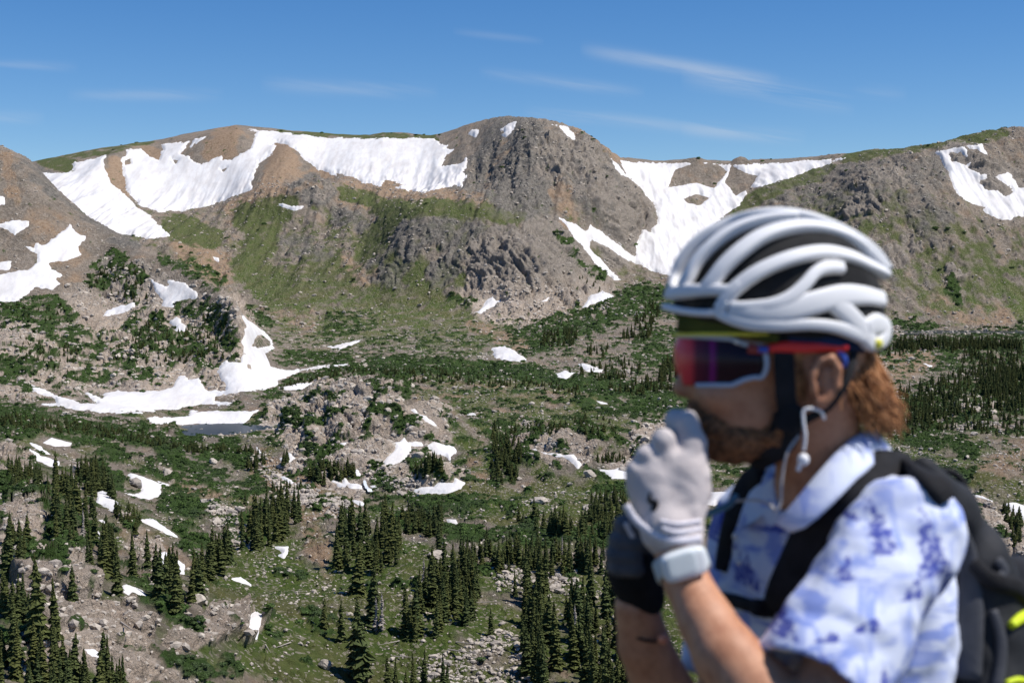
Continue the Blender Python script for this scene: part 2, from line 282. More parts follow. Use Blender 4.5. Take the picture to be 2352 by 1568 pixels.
SNOW = [
 (FAR, 'long snow tongue running down behind the left spur', ['a',[250,492,305,492,450,490,495,475,488,430,500,418,640,400,690,375,722,363,698,400,705,470,750,560,820,620,860,665,930,730,1010,775,1050,830,1145,905,1140,915,1005,932,900,915,700,880,560,790,400,660,280,540]]),
 (FAR, 'widest snowfield filling two bowls under the central ridge', ['a',[850,340,945,328,1010,385,1070,405,1085,350,1100,345,1083,300,1270,278,1250,315,1212,365,1260,375,1295,410,1350,425,1400,420,1460,375,1495,370,1500,403,1560,395,1640,350,1680,320,1710,255,1725,215,1665,198,1720,200,1900,220,2100,245],
   'b',[0,255,340,262,390,252,500,265,560,255,740,265,780,295,835,305,805,335,860,335,820,370,785,440,900,435,935,415,945,360,958,400,950,455,918,490,955,508,925,555,925,592,870,575,760,600,655,622,520,598,475,590,525,575,450,545,405,540,375,575,250,560,240,538,130,500,80,495,85,520,0,480],
   'a',[2140,470,2020,380,2010,350,1920,300,1860,285,1830,300,1850,310,1830,360,1740,425,1710,500,1690,570,1705,608,1640,615,1500,680,1400,715,1250,740,1070,750,940,710,870,630,850,610,848,560,825,480,820,430,800,400,845,375]]),
 (FAR, 'thin curved snow streak above the brown cliff under the left skyline', ['a',[1270,320,1305,265,1380,248,1350,275,1310,297,1285,325]]),
 (FAR, 'small snow strip under the dark outcrop in the middle of the far slope', ['a',[1868,695,1900,695,1960,715,2050,710,2020,735,1970,745,1910,725,1880,712]]),
 (FAR, 'small square snow patch left of the central summit', ['b',[965,225,985,200,1035,200,1025,235,1010,252,975,235]]),
 (FAR, 'wedge of snow just left of the central summit', ['b',[1180,200,1225,160,1290,148,1275,190,1245,235,1215,262,1190,235,1205,210]]),
 (FAR, 'snow strip on the skyline just right of the central summit', ['b',[1520,163,1625,178,1680,235,1685,275,1620,240,1570,175]]),
 (FAR, 'narrow snow line along the right shoulder of the central peak', ['b',[1920,395,1960,430,2055,535,1990,505,1945,460]]),
 (FAR, 'large snowfield with rock islands right of the central peak', ['D',[1423,370,1480,375,1550,377,1600,374,1640,379,1700,378,1780,376,1943,363,1900,378,1830,402,1750,428,1720,430,1700,470,1660,500,1640,515,1600,560,1570,600,1545,637,1500,622,1440,597,1400,572,1360,552,1355,570,1380,600,1425,642,1410,645,1370,610,1330,560,1300,520,1285,500,1310,510,1345,530,1355,518,1380,530,1400,548,1440,580,1458,590,1462,560,1470,540,1475,530,1500,538,1495,525,1510,515,1505,480,1470,430,1440,405]]),
 (FAR, 'steep broken snowfield on the mountain at the right edge', ['g',[730,262,830,240,925,225,945,292,925,290,900,260,820,262,820,290,840,330,870,320,930,350,960,330,940,370,1000,390,1030,410,1080,395,1070,430,1020,445,1020,470,1080,515,1140,520,1190,555,1240,525,1210,490,1105,425,1150,410,1210,400,1250,450,1280,500,1500,500,1500,690,1265,690,1220,710,1175,712,1100,680,1040,650,1045,635,1090,630,985,610,940,590,880,540,835,480,820,400,790,350]]),
 (FAR, 'curved snow strip above the rocks of the right mountain', ['g',[930,222,1035,210,1072,277,1040,270,1005,250,945,238]]),
 (FAR, 'small snow spot on the brown scree in the basin', ['a',[1425,1050,1475,1062,1472,1090,1445,1080]]),
 (SPUR, 'large ragged snowfield at the left edge on the spur', ['a',[-140,1370,110,1355,210,1290,240,1260,350,1270,400,1235,370,1200,440,1180,345,1140,330,1100,350,1090,450,1080,550,1040,530,1000,580,930,580,915,500,880,470,845,440,870,350,930,300,970,240,965,230,1005,165,980,250,1035,250,1090,190,1145,60,1160,-140,1190]]),
 (SPUR, 'snow patch above the big one at the left edge', ['a',[-60,835,85,815,200,808,190,850,100,905,50,870,-60,855]]),
 (SPUR, 'topmost small snow patch at the left edge of the spur', ['a',[-60,640,20,645,38,655,32,705,-60,720]]),
 (SPUR, 'short snow tongue at the left edge beside the big one', ['a',[-60,1085,0,1088,75,1085,60,1140,0,1138,-60,1150]]),
 (SPUR, 'jagged snow patch on the bushy right part of the spur', ['a',[1000,1190,1060,1230,1120,1270,1140,1250,1120,1205,1230,1225,1330,1295,1320,1330,1240,1340,1170,1370,1165,1395,1090,1385,1090,1340,1050,1290]]),
 (SPUR, 'thin slanting snow patch in the middle of the spur', ['a',[690,1455,720,1415,830,1380,905,1360,900,1390,800,1430]]),
 (SPUR, 'small oval snow patch above the cliff end of the spur', ['a',[1140,1490,1190,1455,1250,1520,1240,1550,1190,1550]]),
 ((745, 1400), 'long snowfield at the foot of the spur above the lake', ['c',[1750,295,1780,310,1950,440,1985,525,1920,570,1960,660,2080,692,2352,655],'D',[800,838,740,846],'c',[2200,690,2010,760,2020,800,1940,820,1850,830,1640,860,1560,885,1560,910,1690,925,1640,940,1350,945,1290,965,1150,975,900,1000,720,1000,550,975,400,945,235,928,300,930,410,930,400,890,240,850,215,800,300,820,420,880,540,920,610,930,700,930,620,850,740,890,770,850,850,825,960,850,1100,845,1240,820,1290,740,1340,725,1360,760,1440,745,1470,800,1500,840,1630,830,1635,790,1580,700,1590,660,1640,610,1650,635,1740,635,1770,520,1755,480,1770,440,1760,400,1790,370]]),
 ((760, 900), 'snow shelf that ends at the small dark lake', ['c',[960,1060,1120,1035,1360,1020,1380,985,1450,985,1880,975,1830,1010,1760,1076,1500,1070,1340,1080,1330,1092,1200,1080,1050,1068]]),
 (ALL, 'thin snow strip behind the bushy dome', ['D',[640,890,700,878,722,880,695,893,655,896]]),
 (NEAR, 'snow patch beside the pale rocks near the left edge', ['c',[310,1215,370,1180,440,1195,520,1215,510,1235,400,1240]]),
 (NEAR, 'streaked snow patch above the tall trees at the left', ['c',[170,1265,220,1250,300,1310,420,1350,420,1375,370,1385,300,1350,240,1330]]),
 (NEAR, 'narrow snow streak just above the streaked patch at the left', ['c',[220,1215,290,1240,370,1300,320,1290,250,1250]]),
 (NEAR, 'snow patch under the dark cleft beside the lake outlet', ['c',[2010,1320,2080,1300,2085,1275,2150,1325,2080,1380,2030,1370]]),
 (NEAR, 'small slanting snow spot right of the lake', ['c',[1855,1240,1880,1265,1905,1298,1862,1292]]),
 (NEAR, 'hooked snow patch wrapped round a big boulder', ['d',[860,165,880,155,960,180,1080,240,1085,300,1040,320,1000,340,900,315,825,285,930,290,955,270,940,220,890,195]]),
 (NEAR, 'steep snow wedge just right of the left tree stand', ['d',[645,290,690,270,740,310,820,380,820,420,760,420,650,350]]),
 (NEAR, 'tiny snow sliver beside the hooked patch', ['d',[1065,208,1145,238,1110,248]]),
 (NEAR, 'slanting snow strip below the tree row at the left', ['d',[900,445,1030,465,1150,525,1215,600,1120,570,1000,515,930,480]]),
 (NEAR, 'snow patch behind the tall spruces left of centre', ['d',[1085,690,1110,680,1245,765,1240,840,1150,820,1060,790,1050,735]]),
 (NEAR, 'thin arched snow patch under the rocky lip', ['d',[825,915,850,905,950,950,1035,1015,960,990,890,955,870,985,825,955]]),
 (NEAR, 'small snow spot beside the left tree stand', ['d',[652,465,712,468,700,498]]),
 (NEAR, 'upright snow spot in the gully at the left', ['d',[635,592,660,545,692,600,682,618,630,608]]),
 (NEAR, 'short snow streak right of the tall spruces', ['d',[1560,865,1620,855,1697,900,1692,917,1620,892]]),
 (NEAR, 'forked snow spot right of the dense middle stand', ['d',[1855,650,1937,655,1937,692,1912,727,1878,707,1905,690]]),
 (NEAR, 'tall narrow snow patch at the cliff foot low in the picture', ['d',[1735,1080,1758,1110,1748,1160,1728,1267,1653,1250,1690,1180,1685,1120]]),
 (NEAR, 'snow streak among the treetops at the bottom left', ['d',[550,1350,620,1345,732,1410,700,1417,640,1392]]),
 (NEAR, 'snow streak in the boulder gully above the middle stand', ['d',[1873,173,1912,173,1992,228,1950,222]]),
 (NEAR, 'curved snow patch along the right flank of the dome', ['e',[930,342,970,342,1040,385,1090,445,1040,430,1000,400]]),
 (NEAR, 'small snow spot among stones right of the dome', ['e',[1258,370,1280,358,1325,370,1332,386,1280,384]]),
 (NEAR, 'branching snow patch below the pale cliffs of the dome', ['e',[910,505,930,540,1010,540,1025,565,1085,537,1200,565,1220,595,1190,630,1180,663,1140,630,1070,610,1040,570,940,560,945,590,900,660,800,690,790,665,830,620,865,570,840,540,880,535]]),
 (NEAR, 'tiny snow spot on the pale slabs of the dome', ['e',[523,546,577,540,550,572]]),
 (NEAR, 'snow streak on the boulder slope left of the waterfall', ['e',[165,738,200,738,272,788,220,782]]),
 (NEAR, 'pointed snow patch left of the little waterfall', ['e',[485,770,545,785,555,750,580,775,660,790,672,818,600,814,530,800]]),
 (NEAR, 'snow spot just above the little waterfall', ['e',[598,710,632,708,652,737,620,742]]),
 (NEAR, 'snow spot just right of the little waterfall', ['e',[703,798,740,793,772,822,730,818]]),
 (NEAR, 'snow patch under the pink cliff beside the willow meadow', ['e',[955,815,1080,800,1110,780,1190,780,1200,745,1265,780,1240,815,1150,840,1030,850,970,835]]),
 (NEAR, 'curved snow band behind trees on the right knoll', ['e',[1660,580,1690,582,1760,605,1900,615,1945,670,1930,690,1880,650,1810,625,1720,610]]),
 (NEAR, 'snow patch just left of the raised grey glove', ['e',[2055,710,2240,690,2240,752,2130,757]]),
 ((800,1500), 'right snow patch of the pair on the far bench', ['e',[1925,80,1960,75,2080,115,2070,130,1990,130,1945,105]]),
 ((800,1500), 'left snow patch of the pair on the far bench', ['e',[1770,140,1850,120,1915,135,1860,170,1810,155]]),
 ((800,1500), 'rounded snow patch on the bench below the buttress', ['D',[1108,823,1135,822,1130,800,1160,795,1185,808,1212,826,1195,831,1150,826]]),
 ((800,1500), 'thin snow sliver in the dark willows on the bench', ['e',[2033,296,2127,320,2060,314]]),
 (NEAR, 'snow patch among boulders in front of the meadow', ['f',[1060,320,1130,320,1142,352,1080,352]]),
 (NEAR, 'small snow streak among boulders above the tree stand', ['f',[365,180,440,188,482,227,420,212]]),
 ((1000,1600), 'thin snow streak on the bench at the basin floor', ['D',[753,797,800,789,832,779,800,797,780,804]]),
 ((1350,2200), 'slanting snow patch at the foot of the buttress', ['b',[1000,1432,1060,1390,1130,1320,1140,1350,1177,1360,1120,1400,1045,1445]]),
 ((1350,2200), 'tiny snow spot in the cliff of the buttress', ['b',[1458,1357,1507,1328,1490,1352]]),
 ((1350,2200), 'snow wedge where the buttress meets the green bench', ['b',[1708,1417,1780,1320,1860,1278,1942,1320,1860,1352,1780,1377]]),
 ((800,1500), 'snow spot on the bare soil right of the helmet', ['h',[470,330,547,350,530,364]]),
 ((800,1500), 'snow sliver beside the rocks right of the helmet', ['h',[178,466,252,480,230,494]]),
 (NEAR, 'thin snow streak right of the backpack', ['h',[813,1190,870,1203,952,1247,900,1232,830,1210]]),
 (NEAR, 'snow patch at the right edge above the backpack', ['h',[1010,1263,1075,1256,1149,1278,1400,1290,1400,1400,1149,1375,1100,1330]]),
 (NEAR, 'snow patch between the glove and the shirt', ['D',[1590,1160,1615,1130,1680,1128,1660,1145,1640,1160]]),
]
HOLES = [['D',[1535,430,1550,390,1600,373,1650,378,1670,395,1665,400,1640,432,1600,420,1560,427]], ['D',[1570,457,1600,445,1628,455,1605,473,1580,467]],
         ['D',[1680,380,1720,400,1740,405,1725,430,1690,450,1665,420]], ['c',[1820,515,1860,435,1900,432,1955,480,1955,515,1870,528]], ['a',[1155,400,1200,405,1180,430]], ['a',[1485,470,1520,460,1500,482]],
         ['c',[1785,645,1815,645,1815,680,1790,675]],['a',[835,405,880,390,880,430,840,440]]]
pxn = 4.2*(fbm(G_X/ (G_Y*.010), G_Y/(G_Y*.010)+G_Y/60, 1, 31)-.5)*0
e1 = (fbm(G_X/5.0, G_Y/7.0, 4, 33)-.5)*11 + (fbm(G_X/22, G_Y/30, 2, 39)-.5)*11
e1 = e1*np.clip(900/G_Y, .5, 1.2)**.3
hole = np.full(G_X.shape, -1e3)
def in_box(poly, pad): return (gu > poly[:, 0].min()-pad) & (gu < poly[:, 0].max()+pad) & (gv > poly[:, 1].min()-pad) & (gv < poly[:, 1].max()+pad)
for h_ in HOLES:
    p_ = conv(h_); m_ = in_box(p_, 30); hole[m_] = np.maximum(hole[m_], poly_sd(p_, gu[m_], gv[m_]))
SN = np.full(G_X.shape, -1e3); snow_list = []
for (y0, y1), lab, segs in SNOW:
    p_ = conv(segs); m_ = in_box(p_, 26) & (G_Y > y0) & (G_Y < y1)
    s_ = np.full(G_X.shape, -1e3); sdv = poly_sd(p_, gu[m_], gv[m_]); sz = min(np.ptp(p_[:, 0]), np.ptp(p_[:, 1]))
    s_[m_] = sdv + e1[m_]*min(1, sz/30)
    s_ = np.minimum(s_, -hole+e1*.5)
    SN = np.maximum(SN, s_); ii, jj = np.nonzero(s_ > -14)
    if len(ii): snow_list.append((lab, s_[ii.min():ii.max()+1, jj.min():jj.max()+1].copy(), ii.min(), jj.min()))
# strokes: class, radius, strength, points
ST = [
 ('C',120,.8,[60,800,300,760,480,800]),('C',50,.75,[250,620,420,700,520,760]),('C',30,.9,[530,700,560,760,560,830]),('C',25,.9,[20,860,200,880,330,880,520,870]),
 ('S',42,.8,[20,710,130,720]),('S',38,.75,[120,760,210,800]),('S',22,.9,[0,835,70,845]),('S',32,.7,[270,600,230,640]),('S',20,.7,[310,630,300,700]),('S',20,.8,[430,610,500,650]),('S',34,.75,[430,700,500,730,520,780]),
 ('S',42,.75,[330,750,430,800]),('S',26,.8,[430,790,480,830]),('S',15,.9,[170,865,250,870]),('S',22,.7,[280,830,340,870]),('S',9,.8,[150,440,200,490]),('S',11,.8,[370,595,480,655]),('S',60,.5,[100,800,300,800]),('S',16,.9,[575,720,610,740]),
 ('S',15,.9,[0,880,60,895]),('T',15,.7,[10,360,30,460]),('D',25,.6,[60,380,130,430,300,560]),('T',60,.5,[100,520,150,600]),
 ('S',46,.52,[680,840,850,810,1050,790,1200,775]),('S',20,.85,[660,820,790,830]),('S',22,.95,[860,840,1000,845,1200,858,1350,885,1500,905,1600,930]),('S',40,.85,[1200,785,1350,740,1450,700,1600,690]),('S',34,.9,[1350,920,1560,925]),
 ('S',18,.85,[760,765,850,745]),('S',14,.8,[760,730,850,725]),('S',16,.8,[1040,690,1080,700]),('G',120,.6,[700,690,950,690,1080,720]),('S',22,.8,[1480,780,1560,840,1600,860]),
 ('C',88,.9,[720,985,850,1000,960,1010]),('C',42,.8,[740,915,900,905]),('S',14,.8,[625,895,720,862,820,850,900,870,935,920]),('S',15,.72,[670,965,760,950,900,950,980,1000]),('S',40,.42,[720,990,850,985]),('C',28,.8,[620,960,680,930,650,1000]),
 ('C',46,.85,[1210,1010,1330,1030]),('S',32,.7,[1140,1000,1150,1080,1160,1115]),('S',18,.8,[1180,985,1290,985]),('C',30,.8,[1400,1050,1440,1050]),('C',20,.9,[960,1105,1040,1095]),('C',26,.6,[850,1080,900,1090]),('S',16,.7,[1300,960,1400,1000]),
 ('T',60,.5,[1000,900,1200,920,1350,960]),('G',50,.6,[1050,1000,1110,1080,1080,1150]),('T',22,.8,[1090,1050,1100,1110]),('G',30,.7,[1230,960,1400,980]),
 ('S',22,.95,[950,1155,1100,1155,1190,1170]),('G',44,.95,[1100,1150,1250,1190,1400,1180]),('S',24,.9,[930,1200,1100,1232,1380,1235]),('S',24,.9,[1380,1110,1450,1130]),('G',50,.7,[1250,1110,1400,1120]),
 ('S',44,.74,[0,962,150,985,300,1010,450,1030,570,1060]),('S',60,.7,[380,1080,560,1090]),('S',28,.85,[380,1160,490,1175]),('S',40,.75,[250,1030,250,1100]),('S',30,.7,[600,1120,700,1105]),('S',24,.9,[430,1250,600,1230]),
 ('S',16,.8,[700,1040,780,1035]),('C',24,.8,[660,1060,760,1100,820,1130]),('S',20,.8,[860,1100,900,1110]),
 ('C',80,.85,[40,1150,60,1250,120,1350]),('C',60,.9,[100,1330,200,1400,300,1470]),('C',50,.9,[60,1500,200,1480,320,1530]),('C',40,.7,[290,1220,340,1270]),('C',34,.8,[400,1480,500,1440,580,1430]),('C',34,.7,[10,1010,60,1070]),('C',22,.8,[540,1380,570,1460]),
 ('S',44,.75,[20,1130,110,1150,180,1230]),('S',36,.6,[60,1290,130,1300]),('S',30,.8,[330,1360,420,1420]),('S',30,.8,[400,1530,520,1540]),('C',20,.8,[380,1550,440,1560]),('C',26,.6,[350,1090,380,1100]),
 ('G',150,.85,[600,1350,750,1480,950,1520]),('G',100,.8,[820,1300,950,1330]),('G',220,.7,[1150,1450,1500,1500]),('T',24,.7,[700,1170,730,1260,790,1370]),('T',40,.5,[620,1270,600,1450]),('T',34,.8,[600,1060,650,1110,780,1160]),
 ('T',40,.55,[420,1120,520,1180,620,1150]),('T',34,.5,[300,1220,420,1300]),('S',34,.5,[690,1420,760,1440]),
 ('D',80,.9,[1180,330,1200,450,1150,400]),('D',66,.8,[1340,370,1400,470]),('D',50,.6,[1060,400,1120,480]),('C',60,.9,[1450,490,1430,560]),('C',80,.6,[1300,360,1400,460]),('C',86,.9,[1150,620,1300,660,1250,580]),('C',60,.8,[1120,690,1200,700,1350,680]),
 ('D',46,.75,[900,590,980,520,1080,530]),('D',34,.8,[870,620,930,640]),('D',34,.9,[680,425,740,440]),('D',26,.7,[780,500,830,520]),('D',30,.6,[660,560,740,590]),('C',24,.6,[680,430,740,440]),('D',30,.8,[1000,640,1050,600]),
 ('D',70,.6,[1800,430,1950,430,2080,410]),('C',30,.5,[1980,420,2080,400]),('D',60,.55,[2080,470,2150,520]),('D',40,.6,[2180,350,2150,400]),('C',24,.7,[1950,480,2010,470]),('C',30,.7,[2050,590,2100,560]),
 ('C',40,.7,[2200,360,2260,400,2330,430]),('C',14,.9,[2180,620,2210,635]),('D',90,.4,[1980,600,2100,700]),
 ('T',36,.95,[520,320,500,350]),('T',40,.9,[650,360,640,410]),('T',24,.9,[262,380,280,430]),('T',15,.9,[340,345,375,360]),('T',30,.8,[540,490,620,440,740,410]),('T',50,.7,[820,440,1000,450]),('T',44,.8,[430,560,500,620,480,600]),
 ('T',26,.7,[850,640,790,600]),('T',40,.6,[700,740,640,700]),('T',16,.8,[1090,750,1200,790]),('T',20,.8,[1100,470,1030,450]),('T',14,.8,[1330,300,1420,360]),('T',36,.6,[2150,700,2300,730]),('T',30,.6,[1300,500,1290,440]),('T',20,.7,[1160,330,1130,430]),
 ('G',30,.95,[400,520,490,545]),('G',34,.9,[560,500,650,480]),('G',46,.95,[600,540,580,620,640,670]),('G',70,.75,[700,660,740,640]),('G',16,.95,[110,370,170,385]),('G',9,.7,[150,362,350,325]),('G',20,.98,[870,482,1000,480,1190,508]),('G',28,.95,[900,500,840,580]),
 ('G',18,.9,[790,440,860,462]),('G',60,.7,[880,700,1000,690]),('G',24,.9,[1000,680,900,600]),('S',10,.7,[1280,540,1320,590]),('S',10,.7,[1330,610,1380,640]),('G',14,.7,[1110,700,1180,650,1230,620]),
 ('G',8,.8,[640,305,1000,316]),('G',13,.9,[1950,360,2150,330,2300,306]),('G',22,.85,[1750,445,1900,385]),('G',60,.6,[2250,600,2150,670,2350,650]),('G',30,.8,[2280,640,2352,700]),('G',34,.6,[2000,500,2100,530]),('G',20,.7,[1700,480,1760,440]),
 ('S',14,.8,[2180,640,2200,690]),('S',10,.8,[2000,745,2150,752]),('G',40,.5,[2100,620,2150,600]),
 ('S',46,.7,[1980,800,2150,820,2352,790]),('S',60,.7,[2000,960,2200,930,2352,900]),('G',46,.8,[2000,1000,2150,1060,2250,1070]),('S',24,.8,[2080,1000,2230,1040]),('S',22,.9,[2150,1100,2200,1090]),
 ('C',12,.9,[2040,925,2060,930]),('T',34,.8,[2060,840,2120,830]),('T',40,.7,[2280,1080,2352,1060]),('T',26,.8,[2000,880,2060,900]),('C',22,.9,[2210,930,2280,940]),('C',14,.8,[2000,860,2030,850]),
 ('G',110,.5,[2000,560,2200,600]),('G',60,.55,[1850,500,2050,480]),('G',50,.5,[700,560,820,540]),('G',90,.55,[1050,900,1350,940]),
 ('C',60,.85,[2220,1180,2352,1250]),('G',60,.6,[2300,1150,2352,1140]),('C',40,.9,[1500,1000,1600,1010]),('S',60,.7,[1500,800,1700,850]),
]
def seg_d(pts, x, y):
    pts = np.array(pts, float).reshape(-1, 2); d = np.full(x.shape, 1e9)
    for i in range(max(1, len(pts)-1)):
        ax, ay = pts[i]; bx, by = pts[min(i+1, len(pts)-1)]; ex, ey = bx-ax, by-ay
        t_ = np.clip(((x-ax)*ex+(y-ay)*ey)/(ex*ex+ey*ey+1e-9), 0, 1); d = np.minimum(d, (x-ax-t_*ex)**2+(y-ay-t_*ey)**2)
    return np.sqrt(d)
MK = {c: np.zeros(G_X.shape) for c in 'CSDTG'}
MK['G'] += .46*sst(820, 1000, gv)+.36*(G_Y > 1500)*sst(400, 520, gv)*(1-sst(740,800,gv)); MK['S'] += .38*sst(700, 800, gv)*(G_Y < 1600)+.06*sst(1100,1500,gu)*sst(700,760,gv)*(1-sst(960,1020,gv)); MK['S'][gv > 1240] *= .6
MK['D'] += .25*(G_Y > 1600); MK['T'] += .28
warpu = gu+(fbm(G_X/(G_Y*.02), gv/30, 3, 41)-.5)*40; warpv = gv+(fbm(G_X/(G_Y*.02)+50, gv/30, 3, 43)-.5)*26
for c, r, s_, pts in ST:
    q = np.array(pts, float).reshape(-1, 2); vv = q[:, 1].mean(); uu = q[:, 0].mean()
    pad = r*1.7+30; m_ = (gu > q[:, 0].min()-pad) & (gu < q[:, 0].max()+pad) & (gv > q[:, 1].min()-pad) & (gv < q[:, 1].max()+pad)
    d = seg_d(pts, warpu[m_], warpv[m_]); w = s_*(1-sst(.55*r, 1.45*r, d))
    if s_ >= .6:   # a strong stroke also pushes the others back
        for o_ in 'CSDTG':
            if o_ != c and not (c in 'CD' and o_ in 'SCDG'): MK[o_][m_] *= 1-.35*w
    MK[c][m_] = np.maximum(MK[c][m_], w)
yspur = (G_Y > 900) & (G_Y < 1600) & (gu < 620)
MK['S'][yspur & (gv < 560)] *= .35
MK['S'][G_Y > 1600] *= 1-.8*sst(500, 620, 1e3-gv[G_Y > 1600])
# break the masks up
sc_ = np.clip(G_Y/900, .35, 2.2)
MK['G'] *= np.where(G_Y > 1600, .93, 1)
def brk(m, s, f, k=1.25, soft=.07):
    n = fbm(G_X/(f*sc_q), G_Y/(f*1.3*sc_q), 5, s, .58); return sst(.5-soft, .5+soft, m+(n-.5)*k)
sc_q = 1.0
M_S = brk(MK['S']*np.where(G_Y < 1600, .86, 1), 51, 11, 2.3, .05); M_G = brk(MK['G']*1.04, 53, 17, 1.8, .22); M_C = brk(MK['C'], 55, 26, 1.3, .1); M_D = brk(MK['D'], 57, 24, 1.3, .2); M_T = brk(MK['T'], 59, 20, 1.3, .25)
snowm = sst(-6, 3, SN)
# relief of rock, blocks, scree and bushes, pushed out along the slope's own normal
rr = np.zeros(G_X.shape)
SL = np.cumsum(np.concatenate([np.zeros((NA, 1)), np.hypot(np.diff(G_Y, axis=1), np.diff(G_H, axis=1))], 1), 1); SL = SL-G_Y+G_Y   # length measured along the slope
SL = blur_cols(SL)
def nrm(Zq):
    px, py, pz = np.gradient(G_X, axis=0), np.gradient(G_Y, axis=0), np.gradient(Zq, axis=0); qx, qy, qz = np.gradient(G_X, axis=1), np.gradient(G_Y, axis=1), np.gradient(Zq, axis=1)
    n_ = np.stack([py*qz-pz*qy, pz*qx-px*qz, px*qy-py*qx], -1); return n_/np.maximum(np.linalg.norm(n_, axis=-1, keepdims=True), 1e-9)
Hb = blur_cols(G_H, np.ones(9)/9); NN = nrm(Hb); NN[..., 2] = np.abs(NN[..., 2])
cliffy = np.maximum(M_C, .5*M_D*(G_Y > 1500)); farm = sst(1400, 1600, G_Y)
ang = .62*np.where(G_X > -900, 1, 1)+.5*(fbm(G_X/260, SL/260, 2, 60)-.5); ca_, sa_ = np.cos(ang), np.sin(ang)
A1 = G_X*ca_+SL*sa_; A2 = -G_X*sa_+SL*ca_; wob = (fbm(G_X/14, SL/14, 3, 62)-.5)*9
for f, amp, asp, s in ((34, 6.5, 2.3, 61), (15, 4.0, 1.9, 63), (6.5, 2.0, 1.6, 65), (3.0, 1.0, 1.4, 67)):
    b, idv = cell((A1+wob)/(f*asp), (A2+wob*.6)/f, s); fade = sst(.5, 1.4, f/(G_Y*K*2.3)*.4); b2 = sst(0, .22, b)
    tilt = idv-.5+.5*(fbm(A1/(f*.8), A2/(f*.8), 2, s+1)-.5)
    rr += cliffy*fade*amp*(tilt*.55+b2*.42-.3)*np.where(farm > .5, 1.35, np.where(G_Y > 480, 1.12, 1.3))
rr += cliffy*4.2*(ridge(G_X/24+wob/30, SL/80, 3, 71)-.6)*(.5+1.6*farm)
rr += (fbm(G_X/16, SL/22, 5, 73, .6)-.5)*(2.0+5.5*farm)*(1-.3*M_G)
rr += farm*5*(ridge(G_X/34+wob/40, SL/210, 3, 74)-.62)*sst(.0, .5, M_D+M_T*.6+cliffy)
b, idv = cell(G_X/3.1, SL/3.3, 75); rr += (1-cliffy)*(idv > .66)*sst(.1, .35, b)*.75*(1+.5*farm)
b, idv = cell(G_X/8.1, SL/8.3, 76); rr += farm*(1-M_G)*(idv > .6)*sst(.1, .4, b)*1.8
bush = M_S*(1-snowm); b, _ = cell(G_X/4.4, SL/4.4, 77); rr += bush*(.3+.9*sst(0, .5, b)+.9*(fbm(G_X/1.9, SL/1.9, 2, 79)-.4))
PK = 1-sst(50, 95, seg_d([1290,340,1380,420,1440,500], gu, gv)); PK2 = 1-sst(60, 110, seg_d([1120,640,1230,590,1330,650], gu, gv))
rr += PK*farm*30*(ridge(G_X/34+.25*SL/60+wob/40, SL/240, 5, 171, .6)-.62)+PK2*farm*17*(ridge(A2/30+wob/30, A1/130, 5, 173, .6)-.62)
PK3 = 1-sst(60, 120, seg_d([1120,330,1160,460], gu, gv)); rr += PK3*farm*16*(ridge(G_X/26-.2*SL/60+wob/40, SL/240, 4, 175)-.62)
_top = 1-sst(2120, 2290, G_Y); rr = np.where(farm > .5, rr*(.30+.70*_top), rr)
keep = (1-.95*sst(-18, 3, SN))*sst(215, 260, G_Y)*(1-.7*sst(2380, 2520, G_Y)*farm)
q1 = np.minimum(np.sqrt(((G_X-(LK1[0]-1176)*K*LK1[1])/LK1[2])**2+((G_Y-LK1[1])/LK1[3])**2), np.sqrt(((G_X-(LK2[0]-1176)*K*LK2[1])/LK2[2])**2+((G_Y-LK2[1])/LK2[3])**2))
keep *= sst(1.0, 1.35, q1); keep *= 1-.8*(sst(395, 430, gu)*(1-sst(630, 680, gu))*sst(560, 600, G_Y)*(1-sst(760, 780, G_Y)))
sum_w = .7*np.exp(-((gu-1200)/130)**2)*sst(2100, 2250, G_Y)
rr = rr*keep+sum_w*3*(fbm(G_X/7, G_Y/9, 4, 81)-.5)*2
Z = G_H+rr*NN[..., 2]; G_X = G_X+rr*NN[..., 0]*.9; G_Y = G_Y+rr*NN[..., 1]*.9
TV = np.stack([G_X, G_Y, Z], -1)
def grid_faces(n, m):
    i = np.arange(n-1)[:, None]; j = np.arange(m-1)[None]; a = (i*m+j)
    return np.stack([a, a+m, a+m+1, a+1], -1).reshape(-1, 4)

